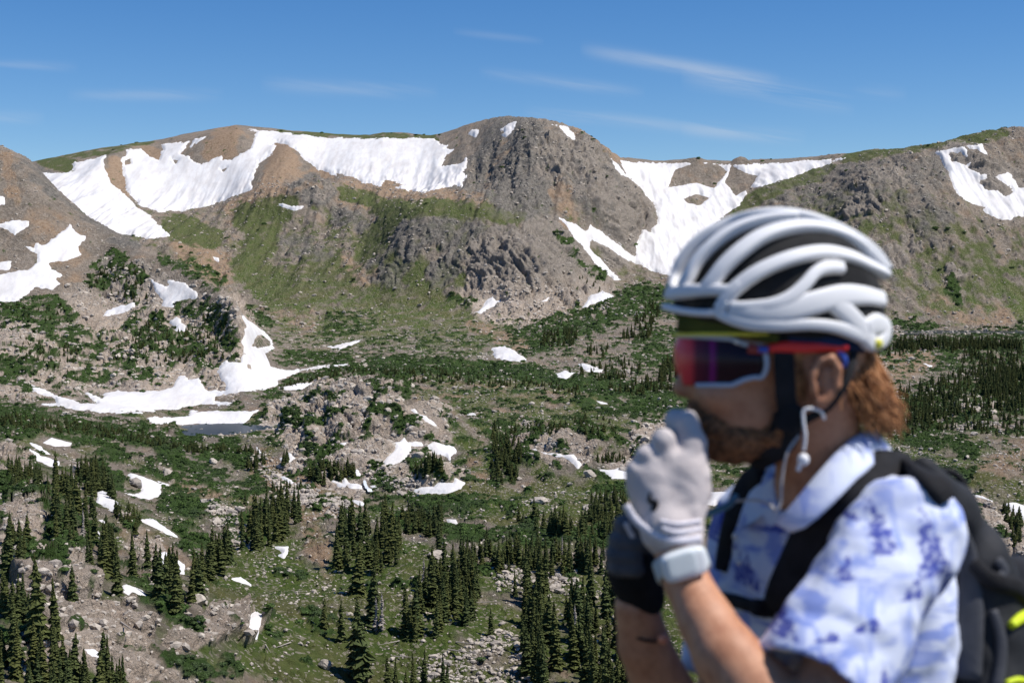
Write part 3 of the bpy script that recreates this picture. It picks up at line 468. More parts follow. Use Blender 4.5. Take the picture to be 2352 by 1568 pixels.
# terrain material
def ground_material():
    m = mat('mountain_ground', (.3, .26, .2), .95, .1); n = NB(m)
    g = n.add('ShaderNodeNewGeometry').outputs['Position']
    a1 = n.add('ShaderNodeAttribute', attribute_name='cover'); a2 = n.add('ShaderNodeAttribute', attribute_name='cover2')
    s1 = n.add('ShaderNodeSeparateColor', {0: a1.outputs['Color']}); s2 = n.add('ShaderNodeSeparateColor', {0: a2.outputs['Color']})
    C_, S_, D_ = s1.outputs; G_, T_, N_ = s2.outputs
    n1 = n.noise(g, .035, 6, .6); n2 = n.noise(g, .3, 5, .6); n3 = n.noise(g, 1.4, 4, .6)
    vo = n.add('ShaderNodeTexVoronoi', {'Scale': .42, 'Randomness': 1.0, 0: g}); vo2 = n.add('ShaderNodeTexVoronoi', {'Scale': 1.25, 0: g})
    vs = n.add('ShaderNodeSeparateColor', {0: vo.outputs['Color']}); vs2 = n.add('ShaderNodeSeparateColor', {0: vo2.outputs['Color']})
    scree = n.mix(n.rng(n1, .35, .65), (.17, .145, .115), (.29, .24, .19))
    scree = n.mix(n.math('MULTIPLY', n.rng(vs.outputs[0], .35, 1), .55), scree, (.40, .345, .29))
    scree = n.mix(n.math('MULTIPLY', n.rng(vs2.outputs[1], .55, 1), .5), scree, (.12, .10, .085))
    tan = n.mix(n.rng(n2, .35, .65), (.24, .16, .10), (.37, .27, .185))
    tan = n.mix(n.math('MULTIPLY', n.rng(vs2.outputs[0], .5, 1), .4), tan, (.42, .34, .27))
    dark = n.mix(n.rng(n2, .35, .65), (.10, .095, .085), (.235, .21, .18))
    dark = n.mix(n.math('MULTIPLY', n.rng(vs.outputs[1], .4, 1), .45), dark, (.30, .275, .24))
    rock = n.mix(n.rng(n1, .38, .62), (.41, .33, .265), (.56, .455, .36))
    rock = n.mix(n.math('MULTIPLY', n.rng(n2, .4, .75), .7), rock, (.28, .25, .215))
    rock = n.mix(n.math('MULTIPLY', n.rng(vs.outputs[0], .5, 1), .4), rock, (.58, .50, .42))
    ed = n.add('ShaderNodeTexVoronoi', {'Scale': .17, 0: n.add('ShaderNodeMapping', {0: g, 'Scale': (1, 1, .7)}).outputs[0]}, feature='DISTANCE_TO_EDGE')
    crack = n.rng(ed.outputs[0], .0, .035, 1, 0); ed2 = n.add('ShaderNodeTexVoronoi', {'Scale': .55, 0: g}, feature='DISTANCE_TO_EDGE'); rock = n.mix(n.math('MULTIPLY', crack, .55), rock, (.10, .09, .07)); rock = n.mix(n.math('MULTIPLY', n.rng(ed2.outputs[0], 0, .05, 1, 0), .45), rock, (.12, .105, .085))
    grass = n.mix(n.rng(n2, .35, .65), (.056, .092, .020), (.110, .142, .038)); grass = n.mix(n.rng(n1, .45, .62, 0, .6), grass, (.15, .13, .062))
    grass = n.mix(n.math('MULTIPLY', n.rng(vs2.outputs[0], .80, .86), .75), grass, (.34, .30, .235))
    zz_ = n.add('ShaderNodeSeparateXYZ', {0: g}).outputs[2]; hi_ = n.rng(zz_, -35, 40); grass = n.mix(n.math('MULTIPLY', hi_, .6), grass, (.088, .105, .038)); grass = n.mix(n.math('MULTIPLY', hi_, n.rng(n2, .5, .66, 0, .4)), grass, (.15, .135, .09))
    shr = n.mix(n.rng(n3, .35, .65), (.030, .056, .014), (.065, .110, .030)); shr = n.mix(n.math('MULTIPLY', n.rng(n2, .5, .62), .55), shr, (.085, .10, .055))
    hr_ = n.rng(n.add('ShaderNodeSeparateXYZ', {0: g}).outputs[2], -25, 20); rock = n.mix(n.math('MULTIPLY', hr_, .75), rock, n.mix(n.rng(n2, .35, .65), (.15, .14, .125), (.30, .265, .225)))
    c = n.mix(T_, scree, tan); c = n.mix(D_, c, dark); c = n.mix(G_, c, grass); 
    c = n.mix(C_, c, rock); c = n.mix(S_, c, shr)
    n.l.new(c, n.b.inputs['Base Color'])
    hgt = n.math('ADD', n.math('MULTIPLY', n.noise(g, .8, 8, .68), 1.6), n.math('MULTIPLY', vo.outputs['Distance'], .35))
    bp = n.add('ShaderNodeBump', {'Strength': 1.0, 'Distance': 1.5, 'Height': hgt}); n.l.new(bp.outputs[0], n.b.inputs['Normal'])
    return m
M_ground = ground_material()
terr = mesh_np('mountain_terrain', TV.reshape(-1, 3), grid_faces(NA, NR), M_ground, smooth=False); tag(terr, kind='structure')
ones = np.ones(G_X.shape); 
add_attr(terr, 'cover', np.stack([M_C*(1-.0*M_S), M_S*(1-snowm), M_D, ones], -1), 'FLOAT_COLOR')
add_attr(terr, 'cover2', np.stack([M_G*(1-.6*M_D), M_T, snowm, ones], -1), 'FLOAT_COLOR')

# snow
def snow_material():
    m = mat('old_snow', (.8, .8, .8), .65, .2); n = NB(m)
    g = n.add('ShaderNodeNewGeometry').outputs['Position']
    a = n.noise(n.add('ShaderNodeMapping', {0: g, 'Scale': (1, .35, .5)}).outputs[0], .07, 6, .6); b = n.noise(g, .9, 4, .6)
    c = n.mix(n.rng(a, .40, .66), (.725, .715, .71), (.625, .60, .58)); c = n.mix(n.rng(b, .45, .72, 0, .3), c, (.56, .53, .505)); st_ = n.noise(n.add('ShaderNodeMapping', {0: g, 'Scale': (1, .12, .12)}).outputs[0], .22, 5, .65); c = n.mix(n.rng(st_, .50, .70, 0, .5), c, (.55, .51, .485))
    n.l.new(c, n.b.inputs['Base Color'])
    bp = n.add('ShaderNodeBump', {'Strength': .4, 'Distance': .8, 'Height': n.noise(g, .30, 7, .62)}); n.l.new(bp.outputs[0], n.b.inputs['Normal'])
    return m
M_snow = snow_material()
for lab, s_, i0, j0 in snow_list:
    n_, m_ = s_.shape; sl = (slice(i0, i0+n_), slice(j0, j0+m_))
    if s_.max() < 1: continue
    off = np.clip(s_/5, -2.5, 1)*.0011*G_Y[sl]+.0010*G_Y[sl]*np.clip(s_/40, 0, 1)
    und = (fbm(G_X[sl]/22, SL[sl]/60, 4, 91, .5)-.5)*1.9*np.clip(G_Y[sl]/1500, .3, 1)*sst(2, 14, s_)
    base_ = Z[sl]
    V = np.stack([G_X[sl], G_Y[sl], base_+off+und], -1).reshape(-1, 3)
    F = grid_faces(n_, m_); sf = s_.reshape(-1)[F]; F = F[(sf.max(1) > -3) & (sf.min(1) > -13)]
    if len(F) < 2: continue
    lb = np.arange(len(V))                                   # separate pieces get objects of their own
    while True:
        mn = lb[F].min(1); l2 = lb.copy(); np.minimum.at(l2, F.ravel(), np.repeat(mn, 4)); l2 = l2[l2]
        if (l2 == lb).all(): break
        lb = l2
    fl = lb[F[:, 0]]; ids, cnt = np.unique(fl, return_counts=True); od = np.argsort(-cnt)
    for q, k in enumerate(od):
        if q and (cnt[k] < 60 or cnt[k] < .06*cnt[od[0]] or q > 2): break
        Fq = F[fl == ids[k]]; used, inv = np.unique(Fq, return_inverse=True); Vq = V[used]; Fq = inv.reshape(-1, 4); c0 = Vq.mean(0); c0[2] = Vq[:, 2].min()
        o = mesh_np('snow_patch', Vq-c0, Fq, M_snow, smooth=True, loc=c0)
        tag(o, (lab, 'smaller piece of the '+lab, 'smallest piece of the '+lab)[q], 'snow patch', 'snow patches left on the slopes')
# lakes
def water_material():
    m = mat('lake_water', (.016, .026, .034), .3, .1); n = NB(m); g = n.add('ShaderNodeNewGeometry').outputs['Position']
    bp = n.add('ShaderNodeBump', {'Strength': .25, 'Distance': .08, 'Height': n.noise(n.add('ShaderNodeMapping', {0: g, 'Scale': (1, .5, 1)}).outputs[0], 1.2, 4, .6)}); n.l.new(bp.outputs[0], n.b.inputs['Normal'])
    return m
M_water = water_material()
for (u, Y, rx, ry), LZ in ((LK1, LZ1), (LK2, LZ2)):
    a = np.linspace(0, 2*np.pi, 97)[:-1]; w = 1.12*(1+.16*np.sin(3*a+1)+.1*np.sin(5*a)); x0 = (u-1176)*K*Y
    V = [(x0, Y, LZ)]+[(x0+rx*w_*math.cos(t_), Y+ry*w_*math.sin(t_), LZ) for t_, w_ in zip(a, w)]
    F = [(0, i+1, (i+1) % 96+1) for i in range(96)]
    tag(mesh_np('lake_water', V, F, M_water), kind='structure')
# ground close by, round the photographer
def near_ground():
    n = 60; xs = np.linspace(-60, 60, n+1); ys = np.linspace(-80, 6, n+1); X, Yg = np.meshgrid(xs, ys, indexing='ij')
    Zg = (fbm(X/1.5, Yg/1.5, 4, 95)-.5)*.12*np.clip(np.hypot(X, Yg)/6, 0.05, 1)-.004 - np.where(Yg > 3.2, (Yg-3.2)*.55, 0) - .02
    o = mesh_np('hillside_ground', np.stack([X, Yg, Zg], -1).reshape(-1, 3), grid_faces(n+1, n+1), M_ground, smooth=True); tag(o, kind='structure')
    z = np.zeros(X.shape); add_attr(o, 'cover', np.stack([z, z, z, z+1], -1), 'FLOAT_COLOR'); add_attr(o, 'cover2', np.stack([z+.3, z+.5, z, z+1], -1), 'FLOAT_COLOR')
near_ground()
# ------------------------------------------------------------------ where a frame position meets the ground
_vismin = np.minimum.accumulate(gv, axis=1)
def ground_at(u, v):
    i = int(np.clip(np.searchsorted(U, u), 1, NA-1)); col = _vismin[i]; 
    j = int(np.searchsorted(-col, -v)); j = min(max(j, 1), NR-1)
    # first row whose running height passes v
    t0, t1 = col[j-1], col[j]; f = 0 if t0 == t1 else (t0-v)/(t0-t1)
    f = min(max(f, 0), 1); Y = G_Y[i, j-1]*(1-f)+G_Y[i, j]*f; z = Z[i, j-1]*(1-f)+Z[i, j]*f
    w = (u-U[i-1])/(U[i]-U[i-1]); x = (A[i-1]*(1-w)+A[i]*w)*Y
    return x, Y, z
def in_poly(poly, n, r):
    poly = np.array(poly, float).reshape(-1, 2); out_ = []
    while len(out_) < n:
        c = r.uniform(poly.min(0), poly.max(0), (200, 2)); k = poly_sd(poly, c[:, 0], c[:, 1]) > 0; out_ += list(c[k])
    return out_[:n]
# ------------------------------------------------------------------ conifers
def needle_material(name, c1, c2):
    m = mat(name, c1, .85, .15); n = NB(m); g = n.add('ShaderNodeNewGeometry').outputs['Position']
    oi = n.add('ShaderNodeObjectInfo').outputs['Random']
    c = n.mix(n.rng(n.noise(g, 1.6, 3), .35, .65), c1, c2); c = n.mix(n.math('MULTIPLY', oi, .55), c, (c2[0]*1.25, c2[1]*1.0, c2[2]*.8))
    n.l.new(c, n.b.inputs['Base Color']); return m
M_needle = needle_material('spruce_needles', (.028, .046, .018), (.085, .108, .036))
M_bark = mat('bark', (.16, .12, .095), .95, .1); M_dead = mat('weathered_wood', (.36, .32, .28), .9, .1)
def crown_mesh(seed, rad=.17, whorls=30, sparse=0.0, wide=0.0):
    r = np.random.default_rng(seed); V = []; F = []
    def quad(a, b, c, d): k = len(V); V.extend([a, b, c, d]); F.append((k, k+1, k+2, k+3))
    z0 = .05+.05*r.random()
    for w in range(whorls):
        t_ = w/(whorls-1); z = z0+(1-z0)*(t_**.92)
        R = rad*(1-t_)**.78*(1+.0*t_)+.008
        R *= .62+.62*r.random(); nb = int(7+4*(1-t_))
        for b in range(nb):
            if r.random() < sparse: continue
            a = 2*math.pi*(b+r.random()*.8)/nb+w; z = z0+(1-z0)*((t_+r.normal(0, .018))**.92 if t_ > .05 else .01+.05*r.random()); L = R*(.65+.6*r.random()); dr = .10+.55*L
            wd = L*(.34+.25*r.random()); ca, sa = math.cos(a), math.sin(a); th = .012+.02*r.random()
            tip = (L*ca, L*sa, z-dr*L-.25*L-.008); mid = (.55*L*ca, .55*L*sa, z-.12*L)
            lx, ly = -sa*wd, ca*wd
            quad((0, 0, z+.012), (mid[0]+lx, mid[1]+ly, mid[2]-.18*wd-th), tip, (mid[0], mid[1], mid[2]+.012))
            quad((0, 0, z+.012), (mid[0], mid[1], mid[2]+.012), tip, (mid[0]-lx, mid[1]-ly, mid[2]-.18*wd-th))
            quad((0, 0, z-.02), (mid[0]*.9, mid[1]*.9, mid[2]-.05), (tip[0]*.9, tip[1]*.9, tip[2]-.02), (mid[0]*.95-lx*.4, mid[1]*.95-ly*.4, mid[2]))
    k = len(V); n = 6                                       # dense inner foliage
    for i in range(n): a = 2*math.pi*i/n; V.append((rad*.42*math.cos(a), rad*.42*math.sin(a), z0+.02))
    V.append((0, 0, .97)); V.append((0, 0, z0-.01))
    for i in range(n): F.append((k+i, k+(i+1) % n, k+n, k+n)); F.append((k+(i+1) % n, k+i, k+n+1, k+n+1))
    me = bpy.data.meshes.new('crown'); me.from_pydata(V, [], [tuple(dict.fromkeys(f)) for f in F]); me.materials.append(M_needle); return me
def trunk_mesh(m=M_bark, top=.9, r0=.014):
    V = []; F = []; n = 6
    for j, (z, r) in enumerate(((-.06, r0*1.3), (0.02, r0), (top*.5, r0*.55), (top, r0*.12))):
        for i in range(n): a = 2*math.pi*i/n; V.append((r*math.cos(a), r*math.sin(a), z))
    for j in range(3):
        for i in range(n): F.append((j*n+i, j*n+(i+1) % n, j*n+n+(i+1) % n, j*n+n+i))
    F.append(tuple(range(3*n, 4*n)))
    me = bpy.data.meshes.new('trunk'); me.from_pydata(V, [], F); me.materials.append(m); return me
CROWNS = [crown_mesh(1, .14), crown_mesh(2, .115, 34), crown_mesh(3, .18, 22), crown_mesh(4, .14, 25, .12), crown_mesh(5, .11, 26, .05), crown_mesh(6, .2, 20, .1), crown_mesh(8, .16, 24, .3)]
BUSHY = [crown_mesh(11, .30, 12), crown_mesh(12, .34, 10, .1), crown_mesh(13, .26, 12)]
TRUNK = trunk_mesh()
STANDS = [  # polygon of tree feet, number, height, label of the trees that nothing tells apart, group
 ([430,1420,470,1350,560,1280,640,1250,705,1185,650,1165,590,1200,530,1250,460,1320,420,1370], 90, (7,13.5), 'dark green spruce in the dense slanting stand left of centre', 'spruces of the dense slanting stand'),
 ([90,1110,165,1120,235,1240,265,1340,210,1320,120,1240], 50, (7,12.5), 'tall narrow spruce in the stand on the left cliff', 'spruces on the left cliff'),
 ([770,1310,850,1325,900,1320,925,1260,870,1215,785,1215], 42, (9,14), 'dark spruce in the clump standing below the boulder slope', 'spruces below the boulder slope'),
 ([920,1470,985,1360,1060,1310,1120,1350,1080,1430,1020,1475,940,1490], 62, (9,14), 'dark spruce in the big clump at the lower centre', 'spruces of the big lower centre clump'),
 ([1160,1350,1250,1340,1262,1450,1255,1600,1185,1600,1210,1450], 48, (9,14), 'spruce in the upright band of trees left of the riders gloves', 'spruces of the upright band'),
 ([1300,1350,1450,1340,1475,1640,1345,1640,1305,1480], 75, (9,14.5), 'spruce in the dark forest at the lower right beside the arm', 'spruces of the forest beside the arm'),
 ([-60,1520,120,1535,260,1575,340,1650,-60,1680], 60, (6.5,11.5), 'spruce in the dark wood at the bottom left corner', 'spruces of the bottom left wood'),
 ([890,1590,1010,1570,1040,1640,880,1660], 18, (9,12), 'spruce of the small clump at the bottom edge', 'spruces at the bottom edge'),
 ([1030,1275,1200,1272,1440,1290,1440,1330,1230,1325,1050,1310], 85, (6.5,10), 'spruce in the long tree row along the meadow edge', 'spruces along the meadow edge'),
]
LONE = [(818,1368,15.5,2,'broad dark spruce standing alone between two stands'), (852,1432,15,0,'tall spruce standing alone just above the boulder field'), (740,1450,8,2,'small spruce pair at the left of the lower slope'),
 (780,1475,11,6,'ragged spruce on the stony grass left of the biggest spruce'), (825,1560,19,5,'biggest broad spruce at the bottom centre'), (1003,1212,6.5,2,'small pointed spruce at the edge of the willow meadow'),
 (1007,1272,10,1,'slim spruce in front of the small snow patch by the meadow'), (80,1500,16,6,'tall thin spruce at the lower left before the cliff'), (118,1500,12,4,'slender spruce beside the tall thin one at the lower left'),
 (298,1330,11,1,'slender spruce on the slope left of the thin snow patch'), (262,1372,12,4,'narrow spruce on the rim of the left cliff'), (355,1382,12,0,'narrow spruce at the left of the snow patch behind the trees'),
 (1265,1232,8,0,'conical spruce at the right of the meadow'), (1285,1236,8.5,2,'broad spruce at the right end of the meadow'), (1278,1545,17,1,'tall slim spruce on the grass between two wooded bands'),
 (1128,1460,7,0,'short spruce on the grass strip low in the centre'), (395,1420,14,4,'front spruce at the foot of the dense slanting stand'), (5,1330,14,1,'spruce cut by the left edge of the picture'),
 (560,1160,6,2,'small dark spruce above the dense slanting stand'), (300,1290,6,2,'little spruce between rocks at the left'), (915,1260,10,1,'slim spruce at the right end of the clump below the boulders'),
 (160,1370,9,6,'thin spruce growing out of the left cliff'), (1440,1240,7,0,'little spruce just left of the gloves')]
def make_tree(ci):
    r = empty('spruce_tree'); 
    for nm, me in (('crown', CROWNS[ci]), ('trunk', TRUNK)): o = bpy.data.objects.new(nm, me); C.objects.link(o); o.parent = r
    return r
protos = [make_tree(i) for i in range(len(CROWNS))]; proto_used = [False]*len(protos)
def place_tree(x, y, z, h, ci, label, group=None, w=1.0):
    p_ = protos[ci]
    if proto_used[ci]:
        o = p_.copy(); C.objects.link(o)
        for ch in p_.children: c = ch.copy(); C.objects.link(c); c.parent = o
    else: o = p_; proto_used[ci] = True
    o.location = (x, y, z-.15); o.scale = (h*w, h*w, h); o.rotation_euler = (random.uniform(-.06, .06), random.uniform(-.06, .06), random.uniform(0, 6.28))
    tag(o, label, 'tree', group)
    if not group and 'group' in o: del o['group']
    return o
tr = np.random.default_rng(21); cand = []; stuff_pts = []
for poly, n, (h0, h1), lab, grp in STANDS:
    for u, v in in_poly(poly, n, tr):
        x, y, z = ground_at(u, v); h = (h0*.72+(h1*.98-h0*.72)*tr.random()**1.15); cand.append((h/y, x, y, z, h, int(tr.choice([0, 0, 1, 1, 2, 3, 4, 6])), lab, grp, tr.uniform(.72, 1.12)))
cand.sort(key=lambda c: -c[0])
spec = {}
for grp in sorted({c[8] for c in cand[:272]}):                     # the outermost and tallest trees of a stand can be told apart
    q = [c for c in cand[:272] if c[8] == grp]; lab = q[0][7]; short = lab.split(' in the ')[-1].split(' in ')[-1]
    for key, txt in ((lambda c: c[1]/c[2], 'leftmost'), (lambda c: -c[1]/c[2], 'rightmost'), (lambda c: -c[5], 'tallest'), (lambda c: c[2], 'nearest and lowest standing'), (lambda c: -c[2], 'farthest and highest standing')):
        c = min((c for c in q if id(c) not in spec), key=key, default=None)
        if c: spec[id(c)] = txt+' '+lab
for c in cand[:272]: place_tree(*c[1:6], c[6], spec.get(id(c), c[7]), c[8])
for c in cand[272:]: stuff_pts.append((c[1], c[2], c[3], c[4], c[8]))
for u, v, h, ci, lab in LONE: x, y, z = ground_at(u, v); place_tree(x, y, z, h, ci, lab)
for i, p_ in list(enumerate(protos)):
    if not proto_used[i]: [bpy.data.objects.remove(c) for c in list(p_.children)]; bpy.data.objects.remove(p_)
# dead, bare spruces
dm = crown_mesh(31, .10, 22, .55); dm.materials.clear(); dm.materials.append(M_dead); dt = trunk_mesh(M_dead, .97, .013)
for u, v, h, lab in ((861, 1452, 9, 'grey dead spruce left of a second dead one below the lower centre clump'), (875, 1456, 10, 'taller grey dead spruce at the foot of the lower centre clump'), (925, 1446, 6, 'short grey dead spruce in front of the lower centre clump'), (972, 1345, 8, 'grey dead spruce among green ones in the lower centre clump'), (1322, 1478, 10, 'grey dead spruce in front of the forest beside the arm'), (1292, 1275, 6, 'dead grey spruce in the tree row along the meadow'), (185, 1240, 8, 'bare grey spruce on the left cliff')):
    x, y, z = ground_at(u, v); o = empty('dead_spruce', (x, y, z-.1), lab, 'tree'); o.scale = (h, h, h)
    for nm, me in (('branches', dm), ('trunk', dt)): c = bpy.data.objects.new(nm, me); C.objects.link(c); c.parent = o
# smaller woods, krummholz: polygon, number, height range, width factor
WOODS = [([1960,800,2130,790,2352,788,2420,950,2352,945,2200,960,2060,1000,2010,960,2080,900,2160,880,2230,850,2170,800,2000,830],620,(5,10),1.0), ([1950,860,2010,850,2030,900,1960,910],70,(6,10),1.1), ([2060,788,2352,788,2352,806,2060,806],260,(6,10),1.1),
 ([2250,860,2400,840,2400,930,2260,920],260,(6,10),1.1),
 ([2040,960,2352,930,2352,1010,2200,990,2080,1010],170,(3,6),1.3), ([1250,770,1330,760,1325,795,1240,800],60,(6,9),1.2), ([1430,780,1490,700,1520,710,1490,790],55,(7,11),1.1), ([1500,880,1560,820,1600,850,1560,880],70,(8,12),1.1),
 ([1340,810,1400,790,1390,830],12,(6,9),1.2), ([1290,860,1440,820,1500,870,1360,880],60,(4,7),1.3), ([1380,900,1500,880,1560,900,1480,915],60,(4,7),1.3),
 ([850,850,1000,850,1180,870,1350,900,1340,915,1150,890,980,885,870,868],170,(2.5,5),1.7), ([620,900,700,868,820,848,930,870,925,885,800,860,700,885],130,(2,4),1.7), ([0,962,150,975,330,1005,400,1024,560,1034,600,1045,420,1040,200,1005,0,985],260,(2,4),1.7),
 ([170,1075,240,1090,260,1150,180,1140],40,(5,9),1.1), ([1130,990,1180,980,1200,1060,1180,1130,1125,1110],95,(3,7),1.2), ([1180,985,1310,985,1310,1005,1200,1000],40,(2.5,4.5),1.4), ([705,1095,810,1085,820,1100,720,1115],42,(4,7.5),1.1), ([945,1105,1010,1085,1015,1100,960,1115],24,(4,7),1.1),
 ([915,1200,1020,1190,1010,1240,930,1230],42,(4,8),1.1), ([1180,1200,1420,1170,1440,1250,1250,1240],36,(4,8),1.1), ([250,1170,330,1200,320,1220,260,1200],30,(2.5,5),1.2), ([600,1130,700,1120,690,1140],14,(3,5),1.2),
 ([540,1080,600,1050,610,1070,560,1090],12,(3,6),1.2),([640,1060,660,1055,665,1075,645,1075],8,(4,7),1.1),
 ([180,640,330,600,340,700,260,690,200,670],80,(2.5,5),1.6),([240,820,360,740,480,760,520,830,360,850],120,(2.5,5.5),1.5),([40,780,180,820,160,860,60,850],60,(2.5,5),1.5),([10,700,140,700,160,740,20,740],50,(2,4),1.7),
 ([450,730,520,720,530,790,470,780],30,(3,6),1.4),([1290,970,1400,960,1420,1010,1350,1000],30,(2,4),1.6),([1360,1060,1430,1030,1440,1060],16,(3,5),1.3),([1240,1240,1300,1220,1310,1240],10,(6,9),1.1),
 ([1320,640,1370,640,1390,680,1330,670],14,(4,6),1.3),([1350,1150,1440,1140,1440,1200,1360,1220],28,(4,8),1.1),([2310,1170,2352,1180,2352,1290,2320,1240],30,(3,6),1.3),([1960,1030,2060,1040,2140,1090,2090,1110],70,(2.5,5),1.5),
 ([0,1240,60,1250,90,1300,40,1330],14,(5,9),1.1),([20,1080,90,1090,90,1150,10,1140],40,(4,8),1.1),([0,1380,60,1400,60,1440,0,1430],10,(5,9),1.1),([330,1300,420,1340,420,1400,340,1380],14,(7,12),1.0)]
for poly, n, (h0, h1), w in WOODS:
    for u, v in in_poly(poly, n, tr):
        x, y, z = ground_at(u, v); stuff_pts.append((x, y, z, h0+(h1-h0)*tr.random(), w*tr.uniform(.8, 1.2)))
# scattering with geometry nodes (only what nobody could count)
def scatter_group(name, sources):
    ng = bpy.data.node_groups.new(name, 'GeometryNodeTree'); ng.interface.new_socket('Geometry', in_out='INPUT', socket_type='NodeSocketGeometry'); ng.interface.new_socket('Geometry', in_out='OUTPUT', socket_type='NodeSocketGeometry')
    N = ng.nodes; L = ng.links; gi = N.new('NodeGroupInput'); go = N.new('NodeGroupOutput'); iop = N.new('GeometryNodeInstanceOnPoints'); j = N.new('GeometryNodeGeometryToInstance')
    for s_ in reversed(sources):
        oi = N.new('GeometryNodeObjectInfo'); oi.transform_space = 'ORIGINAL'; oi.inputs['Object'].default_value = s_; L.new(oi.outputs['Geometry'], j.inputs[0])
    iop.inputs['Pick Instance'].default_value = True
    def at(n_, t): a = N.new('GeometryNodeInputNamedAttribute'); a.data_type = t; a.inputs[0].default_value = n_; return a.outputs['Attribute']
    L.new(gi.outputs[0], iop.inputs['Points']); L.new(j.outputs[0], iop.inputs['Instance']); L.new(at('idx', 'INT'), iop.inputs['Instance Index'])
    L.new(at('rot', 'FLOAT_VECTOR'), iop.inputs['Rotation']); L.new(at('scl', 'FLOAT_VECTOR'), iop.inputs['Scale']); L.new(iop.outputs[0], go.inputs[0]); return ng
def scatter(name, pts, rot, scl, idx, sources, label, cat):
    me = bpy.data.meshes.new(name); me.vertices.add(len(pts)); me.vertices.foreach_set('co', np.asarray(pts, np.float32).ravel()); o = bpy.data.objects.new(name, me); C.objects.link(o)
    add_attr(o, 'rot', rot, 'FLOAT_VECTOR'); add_attr(o, 'scl', scl, 'FLOAT_VECTOR'); add_attr(o, 'idx', idx, 'INT')
    md = o.modifiers.new('scatter', 'NODES'); md.node_group = scatter_group(name, sources); return tag(o, label, cat, None, 'stuff')
crown_src = {}
for o in C.objects:
    if o.name.split('.')[0] == 'crown' and o.data.name not in crown_src: crown_src[o.data.name] = o
cs = list(crown_src.values())[:6]
sp_ = np.array(stuff_pts); n = len(sp_)
scatter('spruce_woods', sp_[:, :3]-[0, 0, .3], np.c_[tr.uniform(-.05, .05, (n, 2)), tr.uniform(0, 6.28, n)], np.c_[sp_[:, 3]*sp_[:, 4], sp_[:, 3]*sp_[:, 4], sp_[:, 3]], tr.integers(0, len(cs), n), cs, 'dark distant spruce woods and stunted conifers scattered over the benches', 'woods')
# ------------------------------------------------------------------ boulders
def rock_material():
    m = mat('boulder_granite', (.4, .34, .28), .9, .15); n = NB(m); g = n.add('ShaderNodeNewGeometry').outputs['Position']; oi = n.add('ShaderNodeObjectInfo').outputs['Random']
    c = n.mix(oi, (.34, .30, .26), (.58, .51, .43)); c = n.mix(n.rng(n.noise(g, 1.3, 5), .4, .7, 0, .7), c, (.24, .215, .185))
    n.l.new(c, n.b.inputs['Base Color']); bp = n.add('ShaderNodeBump', {'Strength': .7, 'Distance': .3, 'Height': n.noise(g, 2.2, 6, .65)}); n.l.new(bp.outputs[0], n.b.inputs['Normal']); return m
M_rock = rock_material()
def rock_mesh(seed, sub=2, cuts=9, name='boulder'):
    r = random.Random(seed); bm = bmesh.new(); bmesh.ops.create_icosphere(bm, subdivisions=sub, radius=.5)
    pl = []
    for i in range(cuts):
        d = Vector((r.gauss(0, 1), r.gauss(0, 1), r.gauss(0, 1))).normalized(); pl.append((d, r.uniform(.26, .40)))
    for v in bm.verts:
        for d, k in pl:
            e = v.co.dot(d)-k
            if e > 0: v.co -= d*e
        v.co += Vector((r.gauss(0, 1), r.gauss(0, 1), r.gauss(0, 1)))*.012
    me = bpy.data.meshes.new(name); bm.to_mesh(me); bm.free(); me.materials.append(M_rock); return me
BIG = [(662,1082,6.5,4.6,'biggest rounded pale boulder below the lake'), (520,1165,0,0,'')]
BIG = [(660,1100,0,0,'')]
BIGS = [(380,1090,7,5.2,'big rounded boulder right of the hooked snow patch'), (303,1118,6.5,4.6,'round pinkish boulder inside the hook of the snow patch'), (485,1066,3.6,3,'pale standing boulder above the bushy slope'), (462,1162,3.8,3.2,'larger boulder of the pair below the green bushes'),
 (482,1158,2.6,2.3,'smaller boulder of the pair below the green bushes'), (988,1094,0,0,''), (1355,1098,5.2,4.4,'square pale boulder at the foot of the right knoll'), (932,1110,0,0,''), (880,1128,0,0,''), (920,1142,4.2,3,'pale flat topped boulder left of the meadow'),
 (1002,919,0,0,''), (996,926,4.6,2.8,'pale boulder lying on the stony slope right of the dome'), (1222,932,4,2.2,'grey flat boulder alone on the stony slope'), (958,1072,5.5,4.2,'reddish boulder between the branches of the snow patch'), (1238,1158,7,3.4,'low broad boulder on the grass above the meadow'),
 (1000,1285,6,3.2,'broad boulder beside the slim spruce by the meadow'), (1355,1172,5,3.2,'pale boulder behind the row of small spruces'), (1435,1085,4.2,3,'round boulder at the edge of the willows left of the glove'), (815,1500,2.2,2.2,'upright white boulder on the lower left grass'), (740,1535,3,2.6,'pointed white stone low on the grass'),
 (1125,1225,0,0,''), (640,1075,3,2,'boulder at the edge of the pale slabs'), (548,1182,3.4,2.6,'split pale boulder on the brown slope'), (1095,915,2.4,1.4,'small pale boulder beside the bush on the stony slope'), (440,1130,3,1.2,'flat tan slab lying beside the hooked snow'), (1340,1385,0,0,''), (2030,923,6,3.4,'pale boulder among trees right of the hair'), (2242,1000,4.5,2.2,'grey boulder at the edge of the right wood'),
 (2100,1245,0,0,''), (2215,1215,9,6,'large pale boulder just right of the backpack'), (445,1390,4,3,'boulder below the tall spruces'), (170,1085,5,4,'pale boulder above the left tree stand'), (1950,870,5,2.8,'pale boulder behind the neck hair')]
for k, (u, v, w, h, lab) in enumerate([b for b in BIGS if b[2] > 0]):
    x, y, z = ground_at(u, v); me = rock_mesh(100+k, 3, 11); o = bpy.data.objects.new('boulder', me); C.objects.link(o); o.location = (x, y+w*.3, z+h*.28); o.scale = (w*1.15, w*1.0, h*1.15); o.rotation_euler = (0, 0, random.uniform(-.5, .5)); tag(o, lab, 'boulder')
